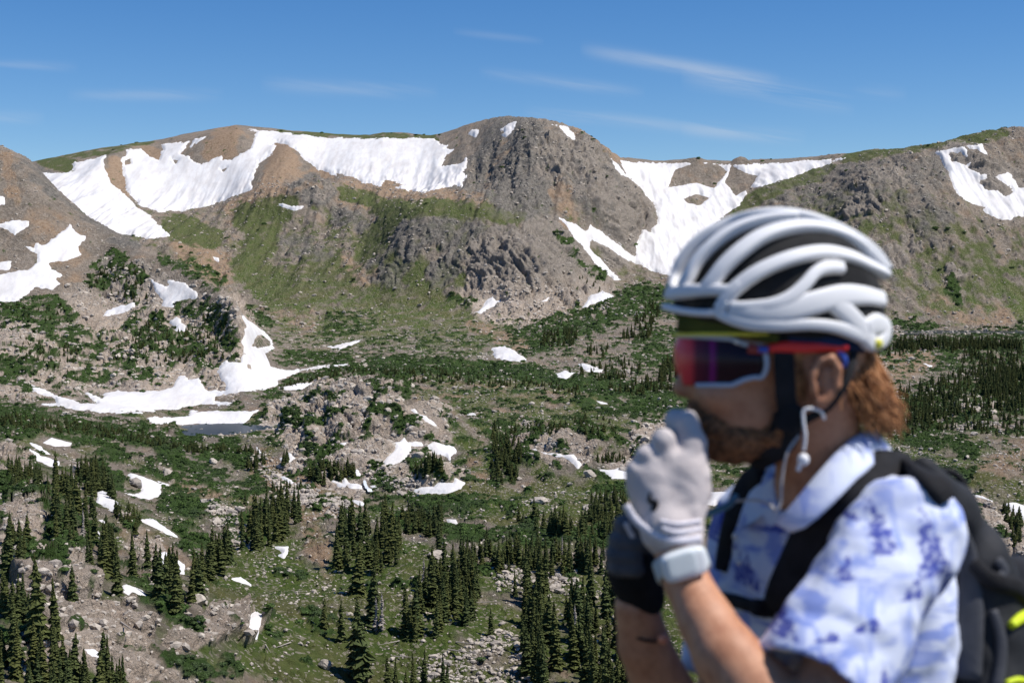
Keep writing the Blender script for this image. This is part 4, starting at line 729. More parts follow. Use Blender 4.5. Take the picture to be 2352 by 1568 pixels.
ROCKS = [rock_mesh(k, 1, 7) for k in range(8)]
def area_pick(n, wgt, r):
    """grid cells picked in proportion to their ground area and weight"""
    ar = np.gradient(G_X, axis=0)*np.gradient(G_Y, axis=1)*(1+np.clip(np.gradient(Z, axis=1)/np.maximum(np.gradient(G_Y, axis=1), .01), -3, 3)**2)**.5
    w = (np.clip(ar, 0, None)*wgt).ravel(); c = np.cumsum(w); k = np.searchsorted(c, r.random(n)*c[-1]); i, j = np.unravel_index(np.clip(k, 0, w.size-1), G_X.shape)
    i = np.clip(i, 0, NA-2); j = np.clip(j, 0, NR-2); a, b = r.random(n), r.random(n)
    def bl(M): return M[i, j]*(1-a)*(1-b)+M[i+1, j]*a*(1-b)+M[i, j+1]*(1-a)*b+M[i+1, j+1]*a*b
    return np.c_[bl(G_X), bl(G_Y), bl(Z)]
fov = (np.abs(A)[:, None] < .43)
STF = brk(np.zeros(G_X.shape)+.47, 97, 16, 2.2, .15)          # stony places
BF = np.zeros(G_X.shape)
for r_, pts in ((30, [1080,1500,1160,1480,1230,1540]), (40, [1000,1540,1200,1580]), (22, [600,1060,650,1110,720,1150,790,1170]), (26, [2200,960,2290,950]), (20, [1960,900,2010,905]), (16, [860,1090,960,1130]), (26, [560,1250,500,1180]), (30, [1160,1330,1300,1340])):
    BF = np.maximum(BF, 1-sst(.5*r_, 1.3*r_, seg_d(pts, gu, gv)))
base_w = fov*(1-snowm)*(~hidden)*(1-.6*M_S)
rk = np.random.default_rng(5)
pts = []; sz = []
for n, wgt, s0 in ((19000, base_w*(G_Y > 235)*(G_Y < 700)*(.2+STF), .58), (3300, base_w*(G_Y > 235)*(G_Y < 800)*BF, .95), (3000, base_w*M_C*(G_Y > 235)*(G_Y < 620), 1.3), (1700, base_w*M_C*(G_Y >= 600)*(G_Y < 900), 3.0), (2300, base_w*M_C*(G_Y >= 850)*(G_Y < 1600), 4.0), (17000, base_w*(G_Y >= 650)*(G_Y < 1450)*(.15+STF), 1.0), (9000, base_w*(G_Y >= 1450)*(G_Y < 2250)*(.1+STF)*(1-.7*M_G), 1.9)):
    p_ = area_pick(n, wgt, rk); s1 = s0*np.exp(rk.normal(0, .5, n)); p_[:, 2] -= (s1*.30 if s0 in (1.3, 3.0, 4.0) else 0)   # slabs of bedrock stand only partly out of the ground
    pts.append(p_); sz.append(s1)
pts = np.concatenate(pts); sz = np.clip(np.concatenate(sz), .25, 6)
order = np.argsort(-(sz/pts[:, 1])*(pts[:, 1] < 800)); big = order[:200]; rest = order[200:]
zones = [(0, 600, 0, 1250, 'pale boulder on the slope below the small lake', 'boulders below the small lake'), (600, 1100, 0, 1250, 'pale boulder on the ground round the rocky dome', 'boulders round the dome'), (1100, 3000, 0, 1250, 'pale boulder on the middle ground at the right', 'boulders on the middle ground'),
         (-500, 700, 1250, 2000, 'pale boulder on the cliffs and gullies at the lower left', 'boulders of the lower left'), (700, 1100, 1250, 2000, 'pale boulder on the green slope at the lower centre', 'boulders on the green slope'), (1100, 3000, 1250, 2000, 'pale boulder on the grass between the lower right trees', 'boulders between the lower right trees')]
first = {}
for q, k in enumerate(big):
    x, y, z = pts[k]; s_ = min(sz[k], 2.8); u, v = proj(x, y, z); zn = [t_ for t_ in zones if t_[0] <= u < t_[1] and t_[2] <= v < t_[3]]
    if u < -60 or u > 2420 or v > 1640: continue
    o = bpy.data.objects.new('boulder', ROCKS[q % 8]); C.objects.link(o); o.location = (x, y, z+s_*.1); o.scale = (s_*1.3, s_, s_*.8); o.rotation_euler = (0, 0, rk.uniform(0, 6.28))
    zn = zn[0] if zn else zones[0]; tag(o, zn[4], 'boulder', zn[5]); first.setdefault(q % 8, o)
src = [first[k] for k in sorted(first)]; m_ = rest; n = len(m_)
scatter('loose_stones', pts[m_]+np.c_[np.zeros((n, 2)), sz[m_]*.1], np.c_[rk.uniform(-.25, .25, (n, 2)), rk.uniform(0, 6.28, n)], np.c_[sz[m_]*1.25, sz[m_], sz[m_]*.7], rk.integers(0, len(src), n), src, 'pale granite stones and talus strewn over grass and scree', 'stones')
# ------------------------------------------------------------------ willow and krummholz bushes
def shrub_material():
    m = mat('bush_leaves', (.04, .06, .02), .85, .15); n = NB(m); g = n.add('ShaderNodeNewGeometry').outputs['Position']; oi = n.add('ShaderNodeObjectInfo').outputs['Random']
    c = n.mix(oi, (.034, .062, .016), (.080, .130, .034)); c = n.mix(n.rng(n.noise(g, .06, 3), .45, .6, 0, .6), c, (.05, .07, .035)); n.l.new(c, n.b.inputs['Base Color']); return m
M_bush = shrub_material()
def bush_mesh(seed):
    r = np.random.default_rng(seed); V = []; F = []
    for i in range(70):
        a = r.uniform(0, 6.28); q = r.random()**.5; zz = math.sqrt(max(0, 1-q*q))*(.55+.5*r.random()); c = np.array([q*math.cos(a)*.5, q*math.sin(a)*.5, zz*.5]); s_ = r.uniform(.06, .14)
        d = r.normal(0, 1, (2, 3)); d[0] /= np.linalg.norm(d[0]); d[1] -= d[0]*d[1].dot(d[0]); d[1] /= np.linalg.norm(d[1]); k = len(V)
        V += [tuple(c-d[0]*s_), tuple(c-d[1]*s_*.7), tuple(c+d[0]*s_), tuple(c+d[1]*s_*.7)]; F.append((k, k+1, k+2, k+3))
    k = len(V); n = 8
    for h_, r_ in ((-.1, .42), (.22, .36), (.38, .16)):
        for i in range(n): a = 6.283*i/n; V.append((r_*math.cos(a)*r.uniform(.85, 1.1), r_*math.sin(a)*r.uniform(.85, 1.1), h_*r.uniform(.9, 1.1)))
    for j in range(2):
        for i in range(n): F.append((k+j*n+i, k+j*n+(i+1) % n, k+(j+1)*n+(i+1) % n, k+(j+1)*n+i))
    F.append(tuple(k+2*n+i for i in range(n)))
    me = bpy.data.meshes.new('bush'); me.from_pydata(V, [], F); me.materials.append(M_bush); return me
BUSH = [bush_mesh(k) for k in range(5)]; bs = []
for k, (u, v, w, lab) in enumerate([(1070,950,9,'dark round bush on the stony slope right of the dome'), (1178,928,6,'dark bush left of three little bushes on the stony slope'), (1203,938,5,'small dark bush on the stony slope below the willows'), (895,1125,6,'low grey green bush beside the little stream'), (2215,1105,9,'dark green bush at the scree edge above the backpack')]):
    x, y, z = ground_at(u, v); o = bpy.data.objects.new('bush', BUSH[k]); C.objects.link(o); o.location = (x, y, z); o.scale = (w, w, w*.6); tag(o, lab, 'bush'); bs.append(o)
pb = []; sb = []
for n, wgt, s0 in ((21000, fov*M_S*(1-snowm)*(G_Y > 235)*(G_Y < 850)*(~hidden), 1.55), (11000, fov*M_S*(1-snowm)*(G_Y >= 850)*(G_Y < 1600)*(~hidden), 2.7), (500, fov*M_S*(1-snowm)*(G_Y >= 1600)*(~hidden), 5)):
    pb.append(area_pick(n, wgt, rk)); sb.append(s0*rk.uniform(.6, 1.5, n))
pb = np.concatenate(pb); sb = np.concatenate(sb); n = len(pb)
scatter('willow_thicket', pb, np.c_[np.zeros((n, 2)), rk.uniform(0, 6.28, n)], np.c_[sb*1.3, sb, sb*rk.uniform(.45, .8, n)], rk.integers(0, 5, n), bs, 'dense low willow and krummholz thickets covering the benches', 'thicket')
# ------------------------------------------------------------------ dead wood, waterfall
def log(u, v, L, ang, lab, tilt=0.05):
    x, y, z = ground_at(u, v); o = bpy.data.objects.new('fallen_log', LOGM); C.objects.link(o); o.location = (x, y, z+.45); o.scale = (L, L, L); o.rotation_euler = (math.pi/2-tilt, 0, ang); tag(o, lab, 'log')
LOGM = trunk_mesh(M_dead, 1.0, .02); LOGM.name = 'fallen_log'
for u, v, L, a, lab in ((1032,1500,10,.9,'long bleached log lying in the boulder field, left of three'), (1050,1478,8,1.0,'bleached log above the long one in the boulder field'), (1072,1510,8,.8,'bleached log right of the long one in the boulder field'), (912,1480,7,-.7,'leaning pale log below the lower centre clump'), (905,1510,7,1.2,'pale log lying left of the boulder field'),
   (1255,1550,6,-.8,'short log on the grass between the wooded bands'), (265,1425,13,.5,'long dead trunk lying down the left cliff'), (660,1480,8,-.4,'thin pale log on the lower left slope'), (605,1490,9,.3,'thin dead trunk standing askew right of the low cliff'), (1080,1390,8,1.6,'thin log across the slope beside the big clump')): log(u, v, L, a, lab)
x, y, z = ground_at(838, 1125); V = []; F = []
for j in range(9):
    t_ = j/8; X_, Y_, Z_ = ground_at(836+14*t_**2, 1108+26*t_)
    for s_ in (-1, 1): V.append((X_+s_*(.5+.5*t_)*(.7+.5*rk.random()), Y_-.3, Z_+.9))
    if j: F.append((2*j-2, 2*j-1, 2*j+1, 2*j))
M_fall = mat('white_water', (.75, .8, .85), .3, .5); wf = mesh_np('waterfall', V, F, M_fall); tag(wf, 'tiny white waterfall dropping between boulders below the dome', 'waterfall')
# ------------------------------------------------------------------ the rider: solid shapes from distance fields
from mathutils.bvhtree import BVHTree
Y0 = 1.88
def pm(px, Y=Y0): return px*K*Y
class Field:
    def __init__(s, lo, hi, h):
        s.h = h; s.lo = np.array(lo, float); s.n = np.ceil((np.array(hi)-lo)/h).astype(int)+1; s.g = np.full(s.n, 1.0, np.float32)
        s.ax = [(s.lo[i]+np.arange(s.n[i])*h).astype(np.float32) for i in range(3)]
    def sub(s, lo, hi, pad):
        a = np.clip(np.floor((np.array(lo)-pad-s.lo)/s.h).astype(int), 0, s.n-1); b = np.clip(np.ceil((np.array(hi)+pad-s.lo)/s.h).astype(int)+1, 1, s.n)
        sl = tuple(slice(a[i], b[i]) for i in range(3)); X = s.ax[0][sl[0]][:, None, None]; Yg = s.ax[1][sl[1]][None, :, None]; Zg = s.ax[2][sl[2]][None, None, :]
        return sl, X, Yg, Zg
    def add(s, sl, d, k):
        g = s.g[sl]
        if k > 0: hh = np.clip(.5+.5*(g-d)/k, 0, 1); s.g[sl] = (g*(1-hh)+d*hh-k*hh*(1-hh))
        else: s.g[sl] = np.minimum(g, d)
    def cut(s, sl, d, k=0.004): g = s.g[sl]; hh = np.clip(.5-.5*(g-d)/k, 0, 1); s.g[sl] = g*(1-hh)+d*hh+k*hh*(1-hh)
    def cap(s, a, b, ra, rb, k=.015, minus=False, plane=None):
        a = np.array(a); b = np.array(b); r = max(ra, rb); sl, X, Yg, Zg = s.sub(np.minimum(a, b)-r, np.maximum(a, b)+r, .04+k)
        ab = b-a; L = ab.dot(ab)+1e-12; t_ = np.clip(((X-a[0])*ab[0]+(Yg-a[1])*ab[1]+(Zg-a[2])*ab[2])/L, 0, 1)
        d = np.sqrt((X-a[0]-t_*ab[0])**2+(Yg-a[1]-t_*ab[1])**2+(Zg-a[2]-t_*ab[2])**2)-(ra+(rb-ra)*t_)
        if plane is not None: n_, c_ = plane; d = np.maximum(d, (X-c_[0])*n_[0]+(Yg-c_[1])*n_[1]+(Zg-c_[2])*n_[2])
        s.cut(sl, -d) if minus else s.add(sl, d.astype(np.float32), k)
    def ell(s, c, r, yaw=0, tilt=0, k=.015, minus=False, p=2.0):
        """ellipsoid; r along side axis x, depth axis y, up z, turned by yaw about z and tilt in the picture plane"""
        c = np.array(c); r = np.array(r, float); m = r.max(); sl, X, Yg, Zg = s.sub(c-m, c+m, .04+k)
        x = X-c[0]; y = Yg-c[1]; z = Zg-c[2]
        ca, sa = math.cos(tilt), math.sin(tilt); x, z = x*ca+z*sa, -x*sa+z*ca
        ca, sa = math.cos(yaw), math.sin(yaw); x, y = x*ca+y*sa, -x*sa+y*ca
        q = (np.abs(x/r[0])**p+np.abs(y/r[1])**p+np.abs(z/r[2])**p)**(1/p); d = (q-1)*r.min()*np.clip(1.0, 0, 9)
        q2 = np.sqrt((x/r[0]**2)**2+(y/r[1]**2)**2+(z/r[2]**2)**2)+1e-9
        if p == 2: d = q*(q-1)/q2
        s.cut(sl, -d) if minus else s.add(sl, d.astype(np.float32), k)
    def noise(s, amp, f, sd=0, ph=(0, 0, 0)):
        X = s.ax[0][:, None, None]*f; Yg = s.ax[1][None, :, None]*f; Zg = s.ax[2][None, None, :]*f
        s.g += (amp*(np.sin(X+1.7*np.sin(Zg*.7+sd)+sd)*np.sin(Zg*1.1+1.3*np.sin(Yg*.8+X*.4)+2*sd)*np.cos(Yg*.9+sd))).astype(np.float32)
    def mesh(s, name, m, parent=None, iters=1):
        g = s.g; ins = g < 0; c = np.zeros(tuple(s.n-1), np.uint8)
        for dx in (0, 1):
            for dy in (0, 1):
                for dz in (0, 1): c += ins[dx:s.n[0]-1+dx, dy:s.n[1]-1+dy, dz:s.n[2]-1+dz]
        act = np.argwhere((c > 0) & (c < 8)); idm = np.full(c.shape, -1, np.int32); idm[tuple(act.T)] = np.arange(len(act))
        V = np.zeros((len(act), 3)); cnt = np.zeros(len(act)); cor = [(a, b, d) for a in (0, 1) for b in (0, 1) for d in (0, 1)]; val = {q: g[act[:, 0]+q[0], act[:, 1]+q[1], act[:, 2]+q[2]] for q in cor}
        for q in cor:
            for axi in range(3):
                if q[axi] == 0:
                    q2 = list(q); q2[axi] = 1; q2 = tuple(q2); a, b = val[q], val[q2]; sc = (a < 0) != (b < 0); t_ = np.where(sc, a/np.where(a == b, 1, a-b), 0)
                    p_ = np.tile(np.array(q, float), (len(act), 1)); p_[:, axi] = t_; V += p_*sc[:, None]; cnt += sc
        V = V/np.maximum(cnt, 1)[:, None]+act; V = s.lo+V*s.h; F = []
        for axi in range(3):
            n0 = list(ins.shape); sa = [slice(None)]*3; sb = [slice(None)]*3; sa[axi] = slice(0, -1); sb[axi] = slice(1, None)
            e = ins[tuple(sa)] != ins[tuple(sb)]; o1, o2 = [(1, 2), (2, 0), (0, 1)][axi]; ed = np.argwhere(e); ed = ed[(ed[:, o1] > 0) & (ed[:, o2] > 0) & (ed[:, o1] < s.n[o1]-1) & (ed[:, o2] < s.n[o2]-1)]
            q = []
            for da, db in ((-1, -1), (0, -1), (0, 0), (-1, 0)): w = ed.copy(); w[:, o1] += da; w[:, o2] += db; q.append(idm[tuple(w.T)])
            q = np.stack(q, -1); fl = ins[tuple(ed.T)]; q[~fl] = q[~fl][:, ::-1]; F.append(q)
        F = np.concatenate(F); F = F[(F >= 0).all(1)]
        for _ in range(iters):
            acc = np.zeros_like(V); cn = np.zeros(len(V))
            for a in range(4): np.add.at(acc, F[:, a], V[F[:, (a+1) % 4]]); np.add.at(cn, F[:, a], 1); np.add.at(acc, F[:, a], V[F[:, (a-1) % 4]]); np.add.at(cn, F[:, a], 1)
            V = .45*V+.55*acc/np.maximum(cn, 1)[:, None]
        s.V, s.F = V, F
        o = mesh_np(name, V, F, m, parent, smooth=True); return o
def bvh_of(f): return BVHTree.FromPolygons([tuple(v) for v in f.V], [tuple(int(i) for i in q) for q in f.F])
CAMP = Vector((0, 0, CAMZ))
def onto(bv, u, v, lift=.006, Yd=1.8):
    d = (P(u, v, 1.0)-CAMP).normalized(); h = bv.ray_cast(CAMP, d)
    if h[0] is None: return P(u, v, Yd), Vector((0, -1, 0))
    n_ = h[1] if h[1].dot(d) < 0 else -h[1]; n_ = (n_*.6-d*.4).normalized(); return h[0]-d*lift, n_
def sweep(name, pts, hw, th, m, parent=None, normals=None, seg=10, sub=5, power=2.0, closed=False, smooth=True):
    """band or tube along pts; hw half widths, th half thickness, flat side faces the normal"""
    pts = [Vector(p) for p in pts]; n = len(pts); hw = hw if hasattr(hw, '__len__') else [hw]*n; th = th if hasattr(th, '__len__') else [th]*n
    normals = normals or [Vector((0, -1, 0))]*n; Q = []
    def cr(a, b, c, d, t): return .5*((2*b)+(c-a)*t+(2*a-5*b+4*c-d)*t*t+(3*b-a-3*c+d)*t**3)
    rng_ = n if closed else n-1
    for i in range(rng_):
        g = (lambda j: j % n) if closed else (lambda j: min(max(j, 0), n-1))
        for s_ in range(sub):
            t = s_/sub; I = [g(i-1), g(i), g(i+1), g(i+2)]
            Q.append((cr(*[pts[q] for q in I], t), hw[I[1]]*(1-t)+hw[I[2]]*t, th[I[1]]*(1-t)+th[I[2]]*t, (normals[I[1]]*(1-t)+normals[I[2]]*t)))
    if not closed: Q.append((pts[-1], hw[-1], th[-1], normals[-1]))
    V = []; F = []; N_ = len(Q)
    for i, (p, w, h_, nn) in enumerate(Q):
        a = Q[(i+1) % N_][0] if closed or i < N_-1 else p; b = Q[i-1][0] if closed or i > 0 else p; T_ = (a-b).normalized(); sd_ = T_.cross(nn).normalized(); up = sd_.cross(T_).normalized()
        for k in range(seg):
            an = 2*math.pi*k/seg; c, s_ = math.cos(an), math.sin(an); c = math.copysign(abs(c)**(2/power), c); s_ = math.copysign(abs(s_)**(2/power), s_)
            V.append(p+sd_*w*c+up*h_*s_)
    for i in range(N_ if closed else N_-1):
        j = (i+1) % N_
        for k in range(seg): F.append((i*seg+k, i*seg+(k+1) % seg, j*seg+(k+1) % seg, j*seg+k))
    if not closed:
        for base, rev, c_ in ((0, True, Q[0][0]), ((N_-1)*seg, False, Q[-1][0])):
            V.append(c_); k0 = len(V)-1
            for k in range(seg): F.append((base+k, base+(k+1) % seg, k0) if rev is False else (base+(k+1) % seg, base+k, k0))
    me = bpy.data.meshes.new(name); me.from_pydata([tuple(v) for v in V], [], F); me.materials.append(m)
    if smooth: me.polygons.foreach_set('use_smooth', [True]*len(me.polygons))
    o = bpy.data.objects.new(name, me); C.objects.link(o); o.parent = parent; return o
def blob(name, c, r, m, parent=None, rot=(0, 0, 0), sub=3, squash=None):
    bm = bmesh.new(); bmesh.ops.create_icosphere(bm, subdivisions=sub, radius=1)
    for v in bm.verts:
        if squash: v.co = Vector([math.copysign(abs(q)**squash, q) for q in v.co])
        v.co = Vector((v.co.x*r[0], v.co.y*r[1], v.co.z*r[2]))
    me = bpy.data.meshes.new(name); bm.to_mesh(me); bm.free(); me.materials.append(m); me.polygons.foreach_set('use_smooth', [True]*len(me.polygons))
    o = bpy.data.objects.new(name, me); C.objects.link(o); o.location = c; o.rotation_euler = rot; o.parent = parent; return o

# materials of the rider
def skin_material():
    m = mat('skin', (.55, .27, .17), .5, .35); n = NB(m); g = n.add('ShaderNodeNewGeometry').outputs['Position']
    c = n.mix(n.rng(n.noise(g, 14, 4), .35, .7), (.46, .215, .12), (.58, .30, .18)); c = n.mix(n.rng(n.noise(g, 60, 4, .7), .45, .75, 0, .7), c, (.30, .115, .06)); n.l.new(c, n.b.inputs['Base Color'])
    bs_ = n.noise(n.add('ShaderNodeMapping', {0: g, 'Scale': (1, 1, .35)}).outputs[0], 260, 4, .7); c = n.mix(n.rng(bs_, .55, .72, 0, .5), c, (.24, .10, .05)); n.l.new(c, n.b.inputs['Base Color']); bp = n.add('ShaderNodeBump', {'Strength': .35, 'Distance': .002, 'Height': bs_}); n.l.new(bp.outputs[0], n.b.inputs['Normal']); n.b.inputs['Subsurface Weight'].default_value = .05; n.b.inputs['Subsurface Radius'].default_value = (.01, .004, .002); return m
M_skin = skin_material()
def fabric(name, c1, c2, sc=30, rough=.85):
    m = mat(name, c1, rough, .2); n = NB(m); g = n.add('ShaderNodeNewGeometry').outputs['Position']
    n.l.new(n.mix(n.rng(n.noise(g, sc, 4), .35, .65), c1, c2), n.b.inputs['Base Color'])
    bp = n.add('ShaderNodeBump', {'Strength': .3, 'Distance': .003, 'Height': n.noise(g, sc*8, 3)}); n.l.new(bp.outputs[0], n.b.inputs['Normal']); return m
M_glove = fabric('grey_glove_fabric', (.52, .465, .455), (.59, .535, .525)); M_cuff = fabric('pale_cuff', (.62, .60, .66), (.68, .66, .70)); M_darkg = fabric('dark_glove_fabric', (.06, .065, .075), (.10, .10, .115)); M_blackg = fabric('black_palm', (.008, .008, .009), (.014, .014, .015))
M_black = fabric('black_webbing', (.012, .012, .014), (.022, .022, .025)); M_pack = fabric('black_pack_fabric', (.016, .017, .020), (.034, .035, .040), 12, .7); M_packg = fabric('charcoal_pack_fabric', (.05, .052, .06), (.075, .078, .09), 14, .6)
M_hair = fabric('brown_hair', (.16, .07, .03), (.58, .28, .12), 60, .55); M_beard = fabric('brown_beard', (.09, .043, .022), (.30, .135, .06), 130, .8)
M_shell = mat('white_helmet_shell', (.80, .80, .81), .55, .3); M_liner = fabric('black_helmet_foam', (.012, .012, .013), (.03, .03, .03), 20)
M_olive = fabric('olive_cap_fabric', (.055, .068, .016), (.085, .10, .024)); M_yellow = mat('yellow_trim', (.80, .75, .10), .6, .3); M_lens = mat('dark_lens', (.02, .004, .012), .08, .6)
M_frame = mat('pale_blue_frame', (.42, .48, .58), .3, .5); M_red = mat('red_frame', (.80, .03, .025), .35, .5); M_dred = mat('dark_red_frame', (.28, .035, .03), .4, .5); M_blue = mat('blue_logo', (.05, .12, .55), .4, .4); M_white = mat('white_plastic', (.82, .82, .84), .3, .5)
M_silver = mat('silver_metal', (.78, .81, .82), .25, .6); M_wband = mat('pale_watch_band', (.45, .50, .52), .6, .3); M_navy = fabric('navy_band', (.012, .02, .05), (.02, .035, .10)); M_hiyel = mat('neon_yellow', (.62, .75, .02), .5, .3); M_teal = mat('teal_tube', (.10, .20, .22), .3, .5)

YAW = math.radians(30)
NS = P(2080, 1222, 1.77); FS = P(1745, 1215, 2.06); NK0 = P(1868, 1000, 1.885); NK1 = P(1915, 1160, 1.91)
ELB = P(1862, 1690, 1.61); WR = P(1548, 1245, 1.78)
person = empty('person', (P(1900, 1400, 1.92).x, 1.92, 0), 'bearded cyclist in a blue and white printed shirt holding gloved hands to his mouth', 'person')
def par(o): o.parent = person; o.matrix_parent_inverse = Matrix.Translation(-person.location); return o
# body: head, ear, neck, torso, arms, legs in one surface
B = Field((-.02, 1.40, .0), (.82, 2.34, 1.92), .0045)
def E(u, v, Y, ru, rv, dy, **kw): c = P(u, v, Y); B.ell(c, (pm(ru, Y), dy, pm(rv, Y)), **kw)
E(1800, 745, Y0, 212, 185, .078); E(1690, 850, Y0, 115, 120, .062, k=.03); E(1720, 950, Y0, 112, 88, .056, k=.03); E(1650, 1000, Y0, 44, 44, .032, k=.03); E(1870, 880, Y0, 110, 110, .068, k=.03)
B.cap(P(1600, 815, Y0), P(1568, 890, Y0), pm(14), pm(23), k=.012); B.cap(P(1590, 899, Y0-.012), P(1590, 899, Y0+.012), pm(10), pm(10), k=.008)
E(1600, 938, Y0, 24, 10, .022, k=.008); E(1602, 962, Y0, 22, 10, .02, k=.008); E(1645, 905, 1.838, 42, 32, .022, k=.02)
for s_ in (-1, 1): B.ell(P(1628, 815, Y0+s_*.032), (pm(24), .016, pm(14)), minus=True); B.ell(P(1640, 815, Y0+s_*.032), (pm(20), .013, pm(14)), k=.002)
for s_ in (-1, 1):       # ears
    ye = Y0+s_*.078; pth = [(1868, 900), (1866, 860), (1885, 825), (1910, 820), (1926, 845), (1924, 885), (1905, 915), (1890, 932)]
    for a, b in zip(pth, pth[1:]): B.cap(P(a[0], a[1], ye+s_*.008), P(b[0], b[1], ye+s_*.010), .0050, .0050, k=.004)
    B.ell(P(1897, 875, ye-s_*.004), (pm(30), .008, pm(52)), k=.006); B.ell(P(1884, 925, ye+s_*.006), (pm(16), .006, pm(17)), k=.005); B.cap(P(1870, 885, ye+s_*.008), P(1872, 905, ye+s_*.006), .005, .004, k=.003)
    B.cap(P(1900, 850, ye+s_*.006), P(1898, 895, ye+s_*.006), .004, .004, k=.004)
B.cap(NK0, NK1, pm(100), pm(112), k=.03)
B.cap(NK1, NS, .05, .055, k=.04); B.cap(NK1, FS, .05, .055, k=.04)
TC = P(1925, 1420, 1.93); B.ell(TC, (.105, .165, .25), yaw=YAW, k=.04); B.ell(TC+Vector((0, 0, -.30)), (.10, .15, .20), yaw=YAW, k=.05)
B.cap(NS, ELB, .052, .044, k=.02)
fa = [(WR, .0285), (P(1578, 1335, 1.755), .0285), (P(1622, 1425, 1.72), .034), (P(1668, 1503, 1.69), .040), (P(1750, 1600, 1.655), .045), (ELB, .042)]
for (a, ra), (b, rb) in zip(fa, fa[1:]): B.cap(a, b, ra, rb, k=.006)
FEL = P(1640, 1760, 2.02); B.cap(FS, FEL, .052, .044, k=.02)
ff = [(P(1462, 1390, 1.93), .030), (P(1480, 1480, 1.95), .036), (P(1530, 1600, 1.98), .044), (FEL, .044)]
for (a, ra), (b, rb) in zip(ff, ff[1:]): B.cap(a, b, ra, rb, k=.006)
hipc = Vector((TC.x, TC.y, .92)); lat = Vector((-math.sin(YAW), math.cos(YAW), 0)); fwd = Vector((-math.cos(YAW), -math.sin(YAW), 0))
for s_ in (-1, 1):
    h_ = hipc+lat*.095*s_; kn = Vector((h_.x, h_.y, .50))+fwd*.03; an = Vector((kn.x, kn.y, .09))-fwd*.04
    B.cap(h_, kn, .085, .058, k=.03); B.cap(kn, an, .056, .036, k=.02); B.cap(an-fwd*.04-Vector((0, 0, .04)), an+fwd*.16-Vector((0, 0, .055)), .034, .032, k=.02)
body = par(B.mesh('body', M_skin, None, 1)); 
# shirt
Sh = Field((.12, 1.45, .86), (.78, 2.30, 1.50), .005)
Sh.ell(TC, (.125, .182, .26), yaw=YAW, k=.03); Sh.ell(TC+Vector((0, 0, -.27)), (.125, .175, .26), yaw=YAW, k=.05)
Sh.cap(P(1905, 1160, 1.91), NS, .056, .060, k=.04); Sh.cap(P(1905, 1160, 1.91), FS, .058, .066, k=.04)
SE = P(1868, 1585, 1.655); ax_ = (SE-NS).normalized(); Sh.cap(NS+Vector((0, 0, .0)), SE+ax_*.06, .070, .084, k=.022, plane=(ax_, SE))
FE2 = FS+(FEL-FS)*.62; ax2 = (FEL-FS).normalized(); Sh.cap(FS, FE2+ax2*.05, .068, .078, k=.025, plane=(ax2, FE2))
Sh.cap(SE+ax_*.02-ax_*.0, SE+ax_*.12, .072, .07, minus=True); Sh.noise(.0050, 24, .7); Sh.noise(.0042, 48, 1.9); Sh.noise(.002, 95, .2)
Sh.cap(P(1850, 940, 1.885), P(1885, 1130, 1.89), .058, .058, minus=True)
def shirt_material():
    m = mat('printed_shirt', (.75, .78, .88), .8, .2); n = NB(m); g = n.add('ShaderNodeNewGeometry').outputs['Position']; sx = n.add('ShaderNodeSeparateXYZ', {0: g}); x, y, z = sx.outputs
    mp_ = n.add('ShaderNodeMapping', {0: g, 'Scale': (9, 9, 30), 'Rotation': (0, .35, 0)}); a = n.noise(mp_.outputs[0], 1.1, 4, .6, .6)
    mp2 = n.add('ShaderNodeMapping', {0: g, 'Scale': (34, 12, 8), 'Rotation': (0, -.5, 0)}); b = n.noise(mp2.outputs[0], 1.0, 4, .6, .8); zone = n.noise(g, 11, 2)
    c = n.mix(n.math('MULTIPLY', n.rng(a, .50, .58), n.rng(zone, .40, .52, .3, .9)), (.66, .71, .86), (.22, .30, .68))
    c = n.mix(n.math('MULTIPLY', n.rng(b, .54, .62), n.rng(zone, .6, .45, .1, .9)), c, (.27, .35, .72))
    br = n.noise(g, 120, 3, .6); tot = None; wob = n.math('MULTIPLY', n.math('SUBTRACT', n.noise(g, 70, 4, .7), .5), .034); x = n.math('ADD', x, wob)
    for u, v, w, h_, sh in ((2020, 1210, 32, 108, -.1), (2135, 1245, 44, 150, -.25), (1962, 1180, 16, 50, -.7), (1990, 1520, 22, 100, -.2), (2010, 1568, 26, 120, -.1), (1700, 1250, 26, 110, .1), (1735, 1330, 22, 90, 0), (2130, 1400, 24, 90, .3), (1870, 1420, 30, 22, 1.2), (1910, 1010, 20, 60, .8), (1850, 1270, 30, 26, 1.), (1685, 1180, 18, 70, 0), (2085, 1330, 26, 60, .9), (1930, 1290, 18, 56, .7), (2180, 1330, 24, 110, 0), (2100, 1490, 30, 120, .1), (1850, 1480, 20, 70, -.3), (1960, 1400, 40, 30, 1.)):
        q = P(u, v, 1.70 if u > 1800 else 1.85); x0, z0 = q.x, q.z; w *= .00056; h_ *= .00056/2
        lx = n.math('ADD', n.math('SUBTRACT', x, x0), n.math('MULTIPLY', n.math('SUBTRACT', z, z0), -sh*.6)); lz = n.math('SUBTRACT', z, z0)
        hw_ = n.math('MULTIPLY', n.math('SUBTRACT', 1.15, n.math('DIVIDE', lz, h_)), w*.5)       # narrow at the top like a fir
        inside = n.math('MULTIPLY', n.rng(n.math('SUBTRACT', hw_, n.math('ABSOLUTE', lx)), -.001, .003), n.rng(n.math('ABSOLUTE', lz), h_, h_*.9))
        tot = inside if tot is None else n.math('MAXIMUM', tot, inside)
    c = n.mix(n.math('MULTIPLY', tot, n.rng(br, .40, .5, .15, .92)), c, (.045, .065, .36))
    n.l.new(c, n.b.inputs['Base Color']); return m
M_shirt = shirt_material(); shirt = par(Sh.mesh('shirt', M_shirt, None, 1)); bv = bvh_of(Sh)
